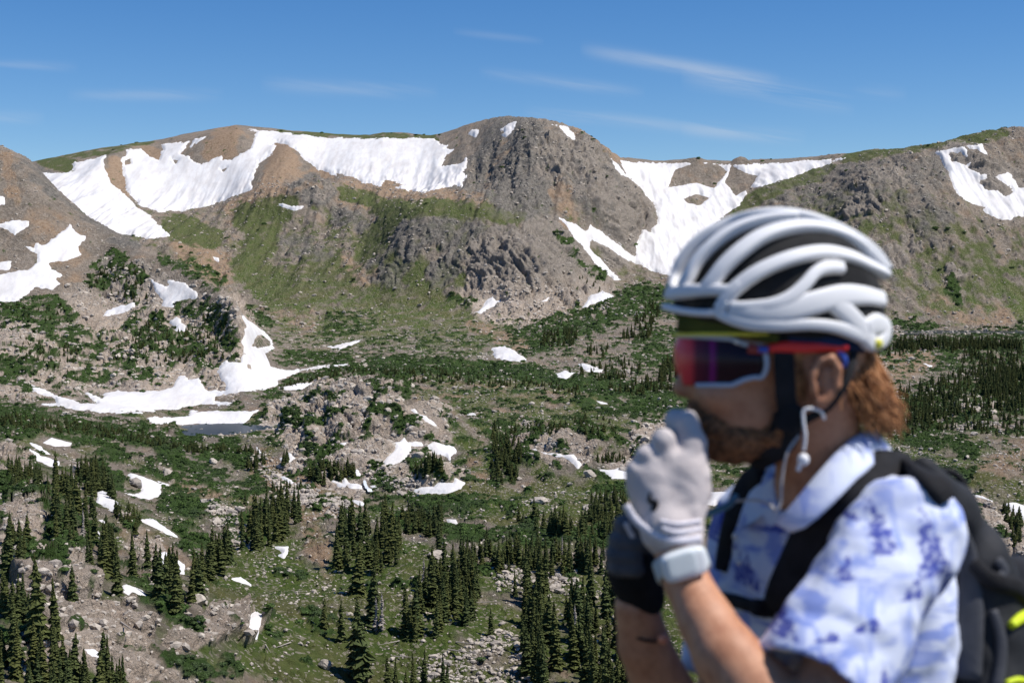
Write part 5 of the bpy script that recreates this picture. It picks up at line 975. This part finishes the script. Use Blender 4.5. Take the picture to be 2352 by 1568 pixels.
# shorts
Sp = Field((.10, 1.62, .42), (.72, 2.25, 1.08), .008); Sp.ell(Vector((TC.x, TC.y, .98)), (.13, .175, .12), yaw=YAW, k=.03)
for s_ in (-1, 1): h_ = hipc+lat*.095*s_; Sp.cap(h_, Vector((h_.x, h_.y, .52))+fwd*.03, .105, .088, k=.03, plane=((0, 0, -1), (0, 0, .53)))
par(Sp.mesh('shorts', M_black, None, 1))
for s_ in (-1, 1):
    h_ = hipc+lat*.095*s_; a_ = Vector((h_.x, h_.y, .045))-fwd*.01; fsh = Field(a_-Vector((.2, .2, .05)), a_+Vector((.2, .2, .14)), .008); fsh.ell(a_+fwd*.05, (.145, .05, .05), yaw=YAW, k=.01); fsh.cap(a_-fwd*.04, a_-fwd*.04+Vector((0, 0, .06)), .045, .042); fsh.cut(tuple([slice(None)]*3), np.broadcast_to((-fsh.ax[2])[None, None, :], fsh.g.shape))
    par(fsh.mesh('shoe', M_black, None, 1))
# collar
def strip(name, top, bot, m, th=.004):
    V = []; F = []; n = len(top)
    for i in range(n):
        a, b = Vector(top[i]), Vector(bot[i])
        for j in range(6):
            t = j/5; p = a.lerp(b, t)+Vector((0, -1, 0))*math.sin(t*math.pi)*.006; V += [p, p+Vector((0, th*1.4, -.001))]
    for i in range(n-1):
        for j in range(5):
            a = (i*6+j)*2; b = ((i+1)*6+j)*2; F += [(a, b, b+2, a+2), (a+1, a+3, b+3, b+1)]
        a = i*12; b = a+12; F += [(a, a+1, b+1, b), (a+10, b+10, b+11, a+11)]
    F += [tuple([0, 2, 4, 6, 8, 10, 11, 9, 7, 5, 3, 1]), tuple((n-1)*12+q for q in (0, 1, 3, 5, 7, 9, 11, 10, 8, 6, 4, 2))]
    me = bpy.data.meshes.new(name); me.from_pydata([tuple(v) for v in V], [], F); me.materials.append(m); me.polygons.foreach_set('use_smooth', [True]*len(me.polygons)); o = bpy.data.objects.new(name, me); C.objects.link(o); return o
ct = [(2006, 982, 1.90), (1985, 990, 1.86), (1955, 1008, 1.835), (1915, 1045, 1.815), (1875, 1090, 1.805), (1838, 1135, 1.80), (1808, 1172, 1.80), (1780, 1200, 1.81)]
cb = [(2062, 1050, 1.93), (2040, 1052, 1.87), (2010, 1066, 1.82), (1968, 1100, 1.785), (1925, 1145, 1.77), (1880, 1188, 1.765), (1848, 1212, 1.77), (1820, 1222, 1.785)]
par(strip('collar', [P(*q) for q in ct], [P(*q) for q in cb], M_shirt))
ct2 = [(2006, 982, 1.90), (1990, 1000, 1.945), (1940, 1040, 1.96), (1860, 1090, 1.96), (1800, 1130, 1.95), (1760, 1165, 1.93), (1745, 1190, 1.90)]
cb2 = [(2062, 1050, 1.93), (2050, 1060, 1.99), (1980, 1100, 2.02), (1850, 1130, 2.02), (1770, 1150, 2.0), (1725, 1185, 1.96), (1700, 1215, 1.92)]
par(strip('collar', [P(*q) for q in ct2], [P(*q) for q in cb2], M_shirt))
sweep_b = sweep('button', [P(1752, 1330, 1.72), P(1754, 1332, 1.72)], .005, .005, M_white); bpy.data.objects.remove(sweep_b)
for u, v in ((1700, 1290), (1690, 1230)):
    q, nn = onto(bv, u, v, .002); par(blob('button', q, (.006, .003, .006), M_white, None, (0, 0, 0), 1))
# beard and hair
Bd = Field((.20, 1.76, 1.33), (.42, 2.0, 1.62), .004)
def EB(u, v, ru, rv, dy, Y=Y0, k=.015): Bd.ell(P(u, v, Y), (pm(ru), dy, pm(rv)), k=k)
EB(1700, 1000, 90, 60, .061); EB(1650, 975, 52, 40, .047); EB(1655, 1020, 50, 40, .040); EB(1615, 985, 20, 22, .026); EB(1600, 930, 22, 12, .026, k=.008); Bd.cap(P(1605, 935, Y0-.022), P(1640, 985, Y0-.040), .010, .012, k=.012); Bd.cap(P(1605, 935, Y0+.022), P(1640, 985, Y0+.040), .010, .012, k=.012)
for s_ in (-1, 1): Bd.cap(P(1780, 1000, Y0+s_*.052), P(1822, 900, Y0+s_*.070), .014, .008, k=.012)
Bd.noise(.004, 190, .3); Bd.noise(.0025, 330, 1.3); par(Bd.mesh('beard', M_beard, None, 0))
hr = random.Random(4); V = []; F = []
def strand(p0, p1, p2, r0):
    base = len(V); n = 7
    for i in range(n+1):
        t = i/n; p = p0*(1-t)**2+p1*2*t*(1-t)+p2*t*t; T_ = ((p1-p0)*(1-t)+(p2-p1)*t).normalized(); a = T_.cross(Vector((0, 1, 0))).normalized(); b = T_.cross(a); r_ = r0*(1-t**2)+.0003
        for k in range(4): an = math.pi*k/2; V.append(tuple(p+a*r_*math.cos(an)+b*r_*math.sin(an)))
    for i in range(n):
        for k in range(4): F.append((base+i*4+k, base+i*4+(k+1) % 4, base+i*4+4+(k+1) % 4, base+i*4+4+k))
for i in range(620):
    s_ = hr.uniform(-1, 1); w = hr.random(); u0 = 1905+90*w+(15*hr.random()); v0 = 800+70*hr.random(); yy = Y0+s_*.070*(1-.5*w); f_ = hr.random()
    u2 = 1930+125*w*(.6+.5*f_)+hr.gauss(0, 10); v2 = 885+115*hr.random()*(.45+.6*w)+15*w
    u1 = (u0+u2)/2+22*w+hr.gauss(0, 8); v1 = (v0+v2)/2-8+30*w
    strand(P(u0, v0, yy), P(u1, v1, yy+hr.gauss(0, .004)), P(u2, v2+10*hr.gauss(0, 1)*.6, yy+hr.gauss(0, .012)), hr.uniform(.0012, .0028))
for i in range(320):
    w = hr.random(); s_ = hr.uniform(-1, 1); yy = Y0+s_*.06; u_ = 1930+80*w; v_ = 850+60*hr.random(); strand(P(u_, v_, yy), P(u_+40+20*hr.random(), v_+50, yy), P(u_+45+40*hr.random(), v_+60+50*hr.random(), yy+hr.gauss(0, .02)), .0009)
for i in range(90):
    w = hr.random(); yy = Y0+hr.uniform(-.03, .02); strand(P(1990+30*w, 890+40*w, yy), P(2040+18*w, 930+20*w, yy), P(2050+22*hr.random(), 950+45*hr.random(), yy), .0018)
for i in range(70):
    yy = Y0-.074+hr.gauss(0, .002); strand(P(1800+45*hr.random(), 780, yy), P(1805+40*hr.random(), 850, yy), P(1825+30*hr.random(), 880+50*hr.random(), yy), .0016)
hair = mesh_np('hair', V, F, M_hair, None, True); par(hair)
# gloves (near hand: palm, four curled fingers and the thumb raised to the mouth)
G1 = Field((.13, 1.70, 1.28), (.32, 2.0, 1.56), .0026)
def g(u, v, Y): return P(u, v, Y)
G1.ell(g(1536, 1112, 1.80), (pm(88, 1.8), .024, pm(84, 1.8)), tilt=.35, k=.015, p=2.4); G1.cap(g(1530, 1210, 1.785), g(1500, 1110, 1.80), .030, .028, k=.015); G1.cap(g(1565, 1200, 1.79), g(1575, 1090, 1.80), .028, .026, k=.015)
for (ku, kv), (mu, mv), r_ in (((1462, 1082), (1472, 1100), .0138), ((1487, 1046), (1500, 1090), .0142), ((1523, 1010), (1535, 1070), .0146)):
    G1.cap(g(mu+6, mv+30, 1.80), g(ku, kv, 1.795), r_*1.05, r_, k=.007); G1.cap(g(ku, kv, 1.795), g(ku+8, kv+2, 1.85), r_, r_*.93, k=.003); G1.cap(g(ku+8, kv+2, 1.85), g(ku+45, kv+42, 1.862), r_*.93, r_*.85, k=.003); G1.cap(g(ku+45, kv+42, 1.862), g(ku+70, kv+40, 1.835), r_*.85, r_*.75, k=.003)
G1.cap(g(1588, 1120, 1.80), g(1590, 1020, 1.805), .0205, .0185, k=.006); G1.cap(g(1590, 1020, 1.805), g(1574, 972, 1.815), .0185, .0175, k=.003); G1.cap(g(1574, 972, 1.815), g(1553, 966, 1.83), .0175, .0155, k=.003)
G1.cap(g(1605, 1130, 1.815), g(1600, 1050, 1.85), .018, .0145, k=.006); G1.cap(g(1600, 1050, 1.85), g(1585, 1000, 1.865), .0145, .0125, k=.003)
G1.cap(g(1532, 1215, 1.78), g(1555, 1238, 1.782), .034, .0335, k=.008); G1.noise(.0012, 150, .5)
glove1 = par(G1.mesh('glove', M_glove, None, 1)); tag(glove1, 'light grey glove with a small black emblem, nearer hand'); bg1 = bvh_of(G1)
for pts, w in (([(1438, 1160), (1455, 1188), (1482, 1214), (1520, 1236), (1560, 1242), (1608, 1236)], 9), ([(1520, 1212), (1555, 1222), (1609, 1214)], 6), ([(1515, 1196), (1555, 1203), (1608, 1196)], 5)):
    q = [onto(bg1, u, v, .001, 1.77) for u, v in pts]; o = sweep('cuff', [a for a, b in q], pm(w), .0035, M_cuff, None, [b for a, b in q]); o.parent = glove1
em = [(1494, 1131), (1491, 1146), (1497, 1152), (1506, 1154), (1502, 1166), (1495, 1172)]; q = [onto(bg1, u, v, .001, 1.77) for u, v in em]
o = sweep('emblem', [a for a, b in q], [.0012, .0028, .0036, .0036, .0040, .001], .0012, M_blackg, None, [b for a, b in q]); o.parent = glove1
G2 = Field((.06, 1.80, 1.14), (.32, 2.08, 1.50), .003)
G2.ell(g(1462, 1232, 1.93), (pm(50, 1.93), .030, pm(62, 1.93)), k=.015); 
for i, (u, v) in enumerate(((1432, 1205), (1420, 1240), (1412, 1272), (1416, 1300))): G2.cap(g(u+50, v+10, 1.93), g(u, v, 1.92), .015, .0135, k=.005); G2.cap(g(u, v, 1.92), g(u+8, v+4, 1.875), .0135, .012, k=.003); G2.cap(g(u+8, v+4, 1.875), g(u+46, v+8, 1.865), .012, .011, k=.003)
G2.cap(g(1470, 1230, 1.90), g(1500, 1170, 1.88), .016, .013, k=.006)
glove2 = par(G2.mesh('glove', M_darkg, None, 1)); tag(glove2, 'dark grey and black glove on the farther hand')
G3 = Field((.06, 1.80, 1.10), (.34, 2.08, 1.40), .0035); G3.ell(g(1462, 1320, 1.925), (pm(62, 1.92), .038, pm(60, 1.92)), tilt=-.5, k=.015); G3.cap(g(1450, 1305, 1.925), g(1474, 1370, 1.93), .033, .032, k=.01); o = G3.mesh('palm', M_blackg, None, 1); o.parent = glove2
for pts in ([(1437, 1200), (1450, 1225), (1462, 1245)], [(1440, 1292), (1450, 1272), (1458, 1262)]): o = sweep('seam', [P(u, v, 1.862) for u, v in pts], .0035, .002, M_cuff); o.parent = glove2
# arms' hems and folds
# bracelet
bl = [P(1445+0, 1448, 1.925), P(1470, 1466, 1.908), P(1500, 1472, 1.905), P(1524, 1466, 1.915)]; br_ = empty('bracelet', bl[1], 'thin dark cord bracelet with one copper bead on the farther wrist', 'bracelet')
for o in (sweep('cord', bl, .002, .002, M_black), blob('bead', P(1522, 1466, 1.906), (.0075, .0075, .0075), mat('copper_bead', (.75, .28, .16), .3, .6), None, (0, 0, 0), 2)): o.parent = br_; o.matrix_parent_inverse = Matrix.Translation(-br_.location)

def thing(name, loc, label, cat):
    e = empty(name, loc, label, cat); return e, (lambda o: (setattr(o, 'parent', e), setattr(o, 'matrix_parent_inverse', Matrix.Translation(-Vector(loc))), o)[2])
# watch
wt, W_ = thing('wrist_watch', P(1570, 1297, 1.74), 'silver rectangular watch on a pale band round the nearer wrist', 'watch')
ring = []; axw = (Vector(fa[1][0])-WR).normalized(); cw = WR.lerp(Vector(fa[1][0]), .60); e1_ = axw.cross(Vector((0, 1, 0))).normalized(); e2_ = axw.cross(e1_)
for i in range(16): a = 2*math.pi*i/16; ring.append(cw+e1_*.0325*math.cos(a)+e2_*.0325*math.sin(a))
W_(sweep('band', ring, .013, .0030, M_wband, None, [((r_-cw).normalized()) for r_ in ring], closed=True, sub=2, power=4))
def rbox(name, c, r, m, rot, pw=5, sub=4):
    bm = bmesh.new(); bmesh.ops.create_cube(bm, size=2); bmesh.ops.subdivide_edges(bm, edges=bm.edges[:], cuts=9, use_grid_fill=True)
    for v in bm.verts:
        q = (abs(v.co.x)**pw+abs(v.co.y)**pw+abs(v.co.z)**pw)**(1/pw); v.co /= q; v.co = Vector((v.co.x*r[0], v.co.y*r[1], v.co.z*r[2]))
    me = bpy.data.meshes.new(name); bm.to_mesh(me); bm.free(); me.materials.append(m); me.polygons.foreach_set('use_smooth', [True]*len(me.polygons)); o = bpy.data.objects.new(name, me); C.objects.link(o); o.location = c; o.rotation_euler = rot; return o
W_(rbox('case', P(1572, 1295, 1.722), (pm(54, 1.74), .008, pm(33, 1.74)), M_silver, (0, math.radians(-13), math.radians(14))))
W_(rbox('screen', P(1566, 1296, 1.7135), (pm(36, 1.74), .002, pm(27, 1.74)), mat('watch_glass', (.62, .68, .70), .12, .6), (0, math.radians(-13), math.radians(14))))
# helmet
hl, H_ = thing('bike_helmet', P(1790, 740, Y0), 'white ribbed bicycle helmet with black vents on the rider head', 'helmet')
HU, HV, HA, HB, HD = 1788, 742, 256, 256, .104
def dome(u, v, side=-1, ins=0.0):
    A_, B_, D_ = HA-ins/.00056, HB-ins/.00056, HD-ins; q = ((u-HU)/A_)**2+(max(0, HV-v)/B_)**2
    y = D_*math.sqrt(max(0, 1-q)); y *= 1-.10*sst(770, 830, v); Yv = Y0+side*y; p_ = P(u, v, Yv); c_ = P(HU, HV, Y0)
    if side > 0:   # the far half mirrors the near one
        pn = P(u, v, Y0-y); p_ = Vector((pn.x, 2*Y0-pn.y, pn.z))
    nn = Vector(((p_.x-c_.x)/pm(A_)**2, (p_.y-c_.y)/D_**2, (max(0, p_.z-c_.z))/pm(B_)**2)); return p_, (nn.normalized() if nn.length > 1e-6 else Vector((0, -1, 0)))
def hc(cx, cy): return 1435.5+.29296*cx, 447.9+.29296*cy
RIBS = [([(375,745),(395,640),(440,520),(540,385),(680,280),(860,200),(1080,150),(1300,150),(1520,200),(1760,305),(1950,440),(2060,590)],[45,38,32,32,34,36,38,38,38,36,32,24],'rib'),
 ([(455,720),(500,640),(560,530),(680,395),(830,285),(1000,215),(1180,180),(1350,175)],[45,46,46,44,40,34,26,20],'rib'),
 ([(640,740),(690,670),(780,555),(910,435),(1080,320),(1290,255),(1500,250),(1720,315),(1890,430),(2040,590)],[60,56,58,60,58,54,50,48,44,34],'rib'),
 ([(740,900),(800,810),(880,720),(1060,595),(1300,495),(1540,450),(1740,480),(1900,550),(2050,630)],[46,50,54,54,54,52,50,46,32],'rib'),
 ([(365,775),(500,755),(680,745),(830,745),(900,700)],[50,50,44,40,40],'front_band'),
 ([(345,880),(430,905),(600,925),(740,915),(810,840)],[26,26,26,28,34],'front_band'),
 ([(830,880),(950,880),(1150,860),(1300,800),(1410,700),(1490,610),(1580,570),(1700,575)],[46,44,48,52,46,44,50,44],'side_strut'),
 ([(820,900),(1000,930),(1250,910),(1500,840),(1700,790),(1870,790),(2010,820)],[46,74,80,84,82,70,58],'side_strut'),
 ([(1640,850),(1740,930),(1830,1030),(1900,1130),(1930,1180)],[70,72,76,70,50],'rear_strut'),
 ([(1880,1050),(1960,1010),(2040,1050),(2010,1130),(1930,1180)],[70,80,66,60,48],'rear_strut'),
 ([(730,930),(860,980),(1000,1010),(1200,1020),(1450,1015),(1620,1030),(1760,1070),(1860,1110)],[34,42,48,46,42,44,50,56],'lower_rim')]
for sd_ in (-1, 1):
    for pts, w, nm in RIBS:
        if sd_ == 1 and pts[0] == (375, 745): continue
        q = [dome(*hc(a, b), sd_) for a, b in pts]; H_(sweep(nm, [a for a, b in q], [pm(x*.29296)*1.05 for x in w], .0078, M_shell, None, [b for a, b in q], seg=20, sub=6, power=3.4))
Hl = Field((.19, 1.74, 1.50), (.56, 2.02, 1.78), .004); Hl.ell(P(1788, 735, Y0), (pm(243), .092, pm(243)), k=0)
sl = tuple([slice(None)]*3); zz = Hl.ax[2][None, None, :]; xx = Hl.ax[0][:, None, None]; x0_, z0_ = P(1560, 728, Y0).x, P(1560, 728, Y0).z; x1_, z1_ = P(1980, 800, Y0).x, P(1980, 800, Y0).z
Hl.cut(sl, np.broadcast_to((z0_+(z1_-z0_)*(xx-x0_)/(x1_-x0_))-zz, Hl.g.shape)); Hl.ell(P(1788, 745, Y0), (pm(215), .078, pm(205)), minus=True)
H_(Hl.mesh('liner', M_liner, None, 1))
q, nn = dome(*hc(1935, 1165)); H_(blob('sticker', q+nn*.0095, (pm(11), .003, pm(12)), M_yellow, None, (0, 0, 0), 2))
def strap(pts, w, th=.003, nm='strap', m=M_black): return H_(sweep(nm, [P(*p) for p in pts], w if hasattr(w, '__len__') else pm(w), th, m))
strap([(1800, 770, 1.800), (1802, 850, 1.797), (1805, 910, 1.800), (1812, 955, 1.806)], 23); strap([(1965, 790, 1.82), (1945, 870, 1.800), (1905, 930, 1.798), (1850, 965, 1.805), (1820, 985, 1.812)], 10)
strap([(1812, 950, 1.812), (1800, 1000, 1.822), (1765, 1040, 1.84), (1735, 1062, 1.88)], [pm(34), pm(36), pm(34), pm(24)], .008); H_(rbox('buckle', P(1812, 958, 1.806), (pm(24), .008, pm(34)), M_black, (0, math.radians(15), 0)))
strap([(1735, 1062, 1.88), (1755, 1040, 1.925), (1800, 1000, 1.94), (1810, 900, 1.955), (1800, 790, 1.955)], 16)
strap([(1790, 778, 1.803), (1860, 780, 1.797), (1940, 792, 1.80), (1985, 800, 1.835)], 12, .004, 'retention_band', M_navy)
# cap
cpo, Cp = thing('cycling_cap', P(1650, 755, Y0), 'olive cap with a yellow brim edge under the helmet front', 'cap')
V = []; F = []; n = 24
for i in range(n+1):
    a = math.pi*(-.5+i/n); ca, sa = math.cos(a), math.sin(a)
    for r_, dv in ((.35, -18), (.7, -10), (1.0, 4)):
        u_ = 1740-188*ca*r_; y_ = Y0-.080*sa*(.75+.25*r_); p_ = P(1740, 757+dv+abs(sa)*-6, Y0); V += [(P(u_, 700, Y0).x, y_, p_.z), (P(u_, 700, Y0).x, y_, p_.z+.004)]
for i in range(n):
    for j in range(2): a = (i*3+j)*2; b = a+6; F += [(a, a+2, b+2, b), (a+1, b+1, b+3, a+3)]
    a = (i*3+2)*2; b = a+6; F += [(a, a+1, b+1, b)]
Cp(mesh_np('brim', V, F, M_olive, None, True)); rim = [Vector(V[(i*3+2)*2])+Vector((0, 0, -.004)) for i in range(n+1)]
Cp(sweep('brim_edge', rim, .0025, .0040, M_yellow, None, sub=1, seg=6)); Cp(sweep('cap_side', [P(1560, 742, Y0-.03), P(1600, 745, 1.835), P(1680, 752, 1.812), P(1790, 770, 1.80)], .012, .006, M_olive))
# sunglasses
sg, Sg = thing('sunglasses', P(1640, 825, Y0), 'wraparound sunglasses with a dark red lens and red temples', 'sunglasses')
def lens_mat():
    m = mat('lens_painted_reflection', (.02, .004, .012), .06, .6); n = NB(m); tcx = n.add('ShaderNodeTexCoord').outputs['Object']; x = n.add('ShaderNodeSeparateXYZ', {0: tcx}).outputs[0]; r = n.n.new('ShaderNodeValToRGB'); n.l.new(x, r.inputs[0])
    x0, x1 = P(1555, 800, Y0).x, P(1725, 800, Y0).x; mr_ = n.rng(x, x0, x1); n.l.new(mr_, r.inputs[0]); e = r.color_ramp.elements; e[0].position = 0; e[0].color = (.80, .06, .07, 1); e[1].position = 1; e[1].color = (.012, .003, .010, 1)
    for p_, c_ in ((.13, (.65, .04, .06, 1)), (.2, (.12, .01, .03, 1)), (.34, (.06, .006, .03, 1)), (.38, (.22, .01, .16, 1)), (.46, (.02, .004, .012, 1))): k = e.new(p_); k.color = c_  # red and magenta reflection bands painted into the lens colour along x
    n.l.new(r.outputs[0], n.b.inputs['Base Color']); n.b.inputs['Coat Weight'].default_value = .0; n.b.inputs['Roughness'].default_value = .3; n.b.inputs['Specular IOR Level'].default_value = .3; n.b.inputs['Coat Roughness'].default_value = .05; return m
V = []; F = []; n = 40; m_ = 10
for i in range(n+1):
    a = math.radians(-92+184*i/n); ca, sa = math.cos(a), math.sin(a); u_ = 1722-164*ca; y_ = Y0-.073*sa; X_ = P(u_, 800, Y0).x
    e_ = abs(sa); t0 = 772+8*e_**6+14*max(0, e_-.93)/.07; t1 = 886-4*e_-26*max(0, .30-e_)/.30*0-18*max(0, e_-.94)/.06
    if e_ < .28: t1 -= 46*(1-(e_/.28)**2)
    for j in range(m_+1): v_ = t0+(t1-t0)*j/m_; bul = .006*math.sin(math.pi*j/m_); V.append((X_-bul*ca, y_-bul*sa, P(1640, v_, Y0-.073*max(sa, 0)*.8).z))
for i in range(n):
    for j in range(m_): k = i*(m_+1)+j; F.append((k, k+1, k+m_+2, k+m_+1))
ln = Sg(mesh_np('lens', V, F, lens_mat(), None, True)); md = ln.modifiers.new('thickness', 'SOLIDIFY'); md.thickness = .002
def edge(idx, w): return [Vector(V[i]) for i in idx]
top = edge([i*(m_+1) for i in range(4, n+1)], 0); bot = edge([i*(m_+1)+m_ for i in range(4, n+1)], 0)
nr = (n)*(m_+1); side_ = [Vector(V[nr]), Vector(V[nr+3]), Vector(V[nr+7]), Vector(V[nr+m_])]
Sg(sweep('frame', top[16:]+[side_[1]+Vector((.004, 0, 0)), side_[2]+Vector((.005, 0, 0))]+bot[24:][::-1], .0036, .0036, M_frame, None, sub=2, seg=8)); Sg(sweep('frame', top[:17], .0030, .0035, M_dred, None, sub=2, seg=8))
for s_ in (-1, 1):
    yk = lambda Y_: Y0+s_*(Y0-Y_)
    Sg(sweep('hinge', [P(1718, 800, yk(1.805)), P(1745, 803, yk(1.802)), P(1772, 801, yk(1.80))], [pm(12), pm(10), pm(9)], .004, M_dred)); Sg(sweep('temple', [P(1768, 800, yk(1.80)), P(1800, 797, yk(1.798)), P(1850, 798, yk(1.796)), P(1900, 797, yk(1.797)), P(1945, 798, yk(1.80))], [pm(9), pm(13), pm(12), pm(12), pm(8)], .005, M_red))
    Sg(sweep('logo', [P(1742, 803, yk(1.7965)), P(1764, 803, yk(1.7955))], [pm(6), pm(6)], .002, M_blue, None, sub=2)); Sg(sweep('ear_sock', [P(1925, 805, yk(1.80)), P(1940, 825, yk(1.802)), P(1938, 842, yk(1.806))], [pm(6), pm(7), pm(5)], .004, M_blue))
Sg(blob('rivet', P(1692, 785, 1.805), (.003, .003, .003), M_white, None, (0, 0, 0), 2))
# earphones
ep, Ep = thing('earphones', P(1850, 1000, 1.80), 'white wired earphone dangling below the rider ear', 'earphones')
Ep(sweep('cable', [P(1893, 962, 1.80), P(1886, 945, 1.796), P(1866, 938, 1.794), P(1846, 942, 1.794), P(1846, 970, 1.792), P(1850, 1000, 1.79), P(1846, 1035, 1.79)], pm(3.6), pm(3.6), M_white, seg=8)); Ep(blob('earbud', P(1845, 1055, 1.788), (pm(13), pm(12), pm(14)), M_white, None, (0, 0, 0), 3))
Ep(sweep('stem', [P(1838, 1062, 1.788), P(1833, 1080, 1.79)], pm(5), pm(5), M_white, seg=8)); Ep(sweep('cable', [P(1835, 1000, 1.81), P(1808, 1040, 1.80), P(1796, 1100, 1.80), P(1793, 1150, 1.80), P(1783, 1172, 1.80), P(1765, 1156, 1.82), P(1735, 1148, 1.84), P(1690, 1150, 1.87)], pm(3), pm(3), mat('grey_cable', (.45, .43, .43), .5, .4), seg=6))
# backpack
bp_, Bp = thing('backpack', P(2290, 1480, 2.0), 'black hiking backpack on the rider back with neon yellow tags', 'backpack')
BK = Field((.42, 1.66, .95), (.90, 2.42, 1.52), .006); bd = -fwd
pc = P(2350, 1690, 2.03)
BK.ell(pc, (.125, .15, .26), yaw=YAW, k=.03, p=2.0); BK.ell(pc+Vector((-.02, -.02, -.02)), (.10, .145, .20), yaw=YAW, k=.05, p=3.0); BK.cap(P(2180, 1165, 1.92), P(2240, 1320, 1.92), .026, .050, k=.03); BK.cap(P(2232, 1310, 1.92), P(2250, 1600, 1.90), .045, .07, k=.03); BK.cap(P(2120, 1080, 1.86), P(2190, 1180, 1.90), .020, .035, k=.03)
BK.ell(P(2330, 1560, 1.93), (.07, .05, .10), yaw=YAW, k=.02); BK.noise(.006, 30, 2.); BK.noise(.003, 62, .4)
Bp(BK.mesh('pack_body', M_pack, None, 1)); bb = bvh_of(BK)
def on(b_, pts, w, th, m, nm, lift=.004, Yd=1.8): q = [onto(b_, u, v, lift, Yd) for u, v in pts]; return sweep(nm, [a for a, b in q], [pm(x, 1.8) for x in w], th, m, None, [b for a, b in q], power=3)
Bp(on(bb, [(2160, 1130), (2215, 1260), (2230, 1400), (2225, 1560)], [14, 26, 30, 30], .008, M_packg, 'side_panel', .001, 1.9)); Bp(on(bb, [(2235, 1290), (2275, 1330), (2330, 1345), (2375, 1390)], [16, 22, 24, 20], .010, M_black, 'compression_strap', .002, 1.9))
Bp(on(bb, [(2290, 1285), (2305, 1310), (2290, 1330)], [12, 14, 12], .006, M_packg, 'strap_loop', .004, 1.9)); Bp(on(bb, [(2280, 1400), (2300, 1480), (2290, 1580)], [10, 14, 14], .007, M_packg, 'seam', .002, 1.9))
Bp(sweep('grab_handle', [P(2130, 1098, 1.93), P(2160, 1082, 1.93), P(2195, 1088, 1.93), P(2222, 1125, 1.93), P(2236, 1180, 1.93), P(2240, 1215, 1.93)], pm(8), .006, M_black)); Bp(on(bb, [(2322, 1436), (2345, 1418), (2370, 1405)], [9, 13, 11], .006, M_hiyel, 'yellow_tag', .006, 1.9)); Bp(on(bb, [(2310, 1568), (2340, 1560), (2370, 1570)], [6, 8, 8], .005, M_hiyel, 'yellow_tag', .006, 1.9))
Bp(on(bv, [(2172, 1150), (2140, 1105), (2090, 1078), (2040, 1072), (1990, 1088), (1945, 1125), (1900, 1180), (1862, 1240), (1832, 1300), (1806, 1360), (1790, 1400)], [26, 34, 42, 48, 50, 52, 54, 54, 52, 50, 48], .009, M_black, 'shoulder_strap', .005, 1.80))
Bp(on(bv, [(1752, 1085), (1722, 1110), (1700, 1150), (1682, 1200), (1668, 1260), (1658, 1310)], [34, 36, 34, 30, 24, 18], .009, M_black, 'shoulder_strap', .006, 1.97)); Bp(on(bv, [(1655, 1372), (1690, 1380), (1730, 1392), (1775, 1402)], [15, 17, 17, 17], .004, M_black, 'chest_strap', .008, 1.85)); Bp(rbox('chest_buckle', onto(bv, 1748, 1396, .012, 1.8)[0], (pm(22), .008, pm(20)), M_black, (0, .2, .3)))
Bp(sweep('drinking_tube', [P(1612, 1184, 1.84), P(1640, 1174, 1.85), P(1672, 1160, 1.87), P(1690, 1140, 1.90)], pm(8), pm(8), M_teal))
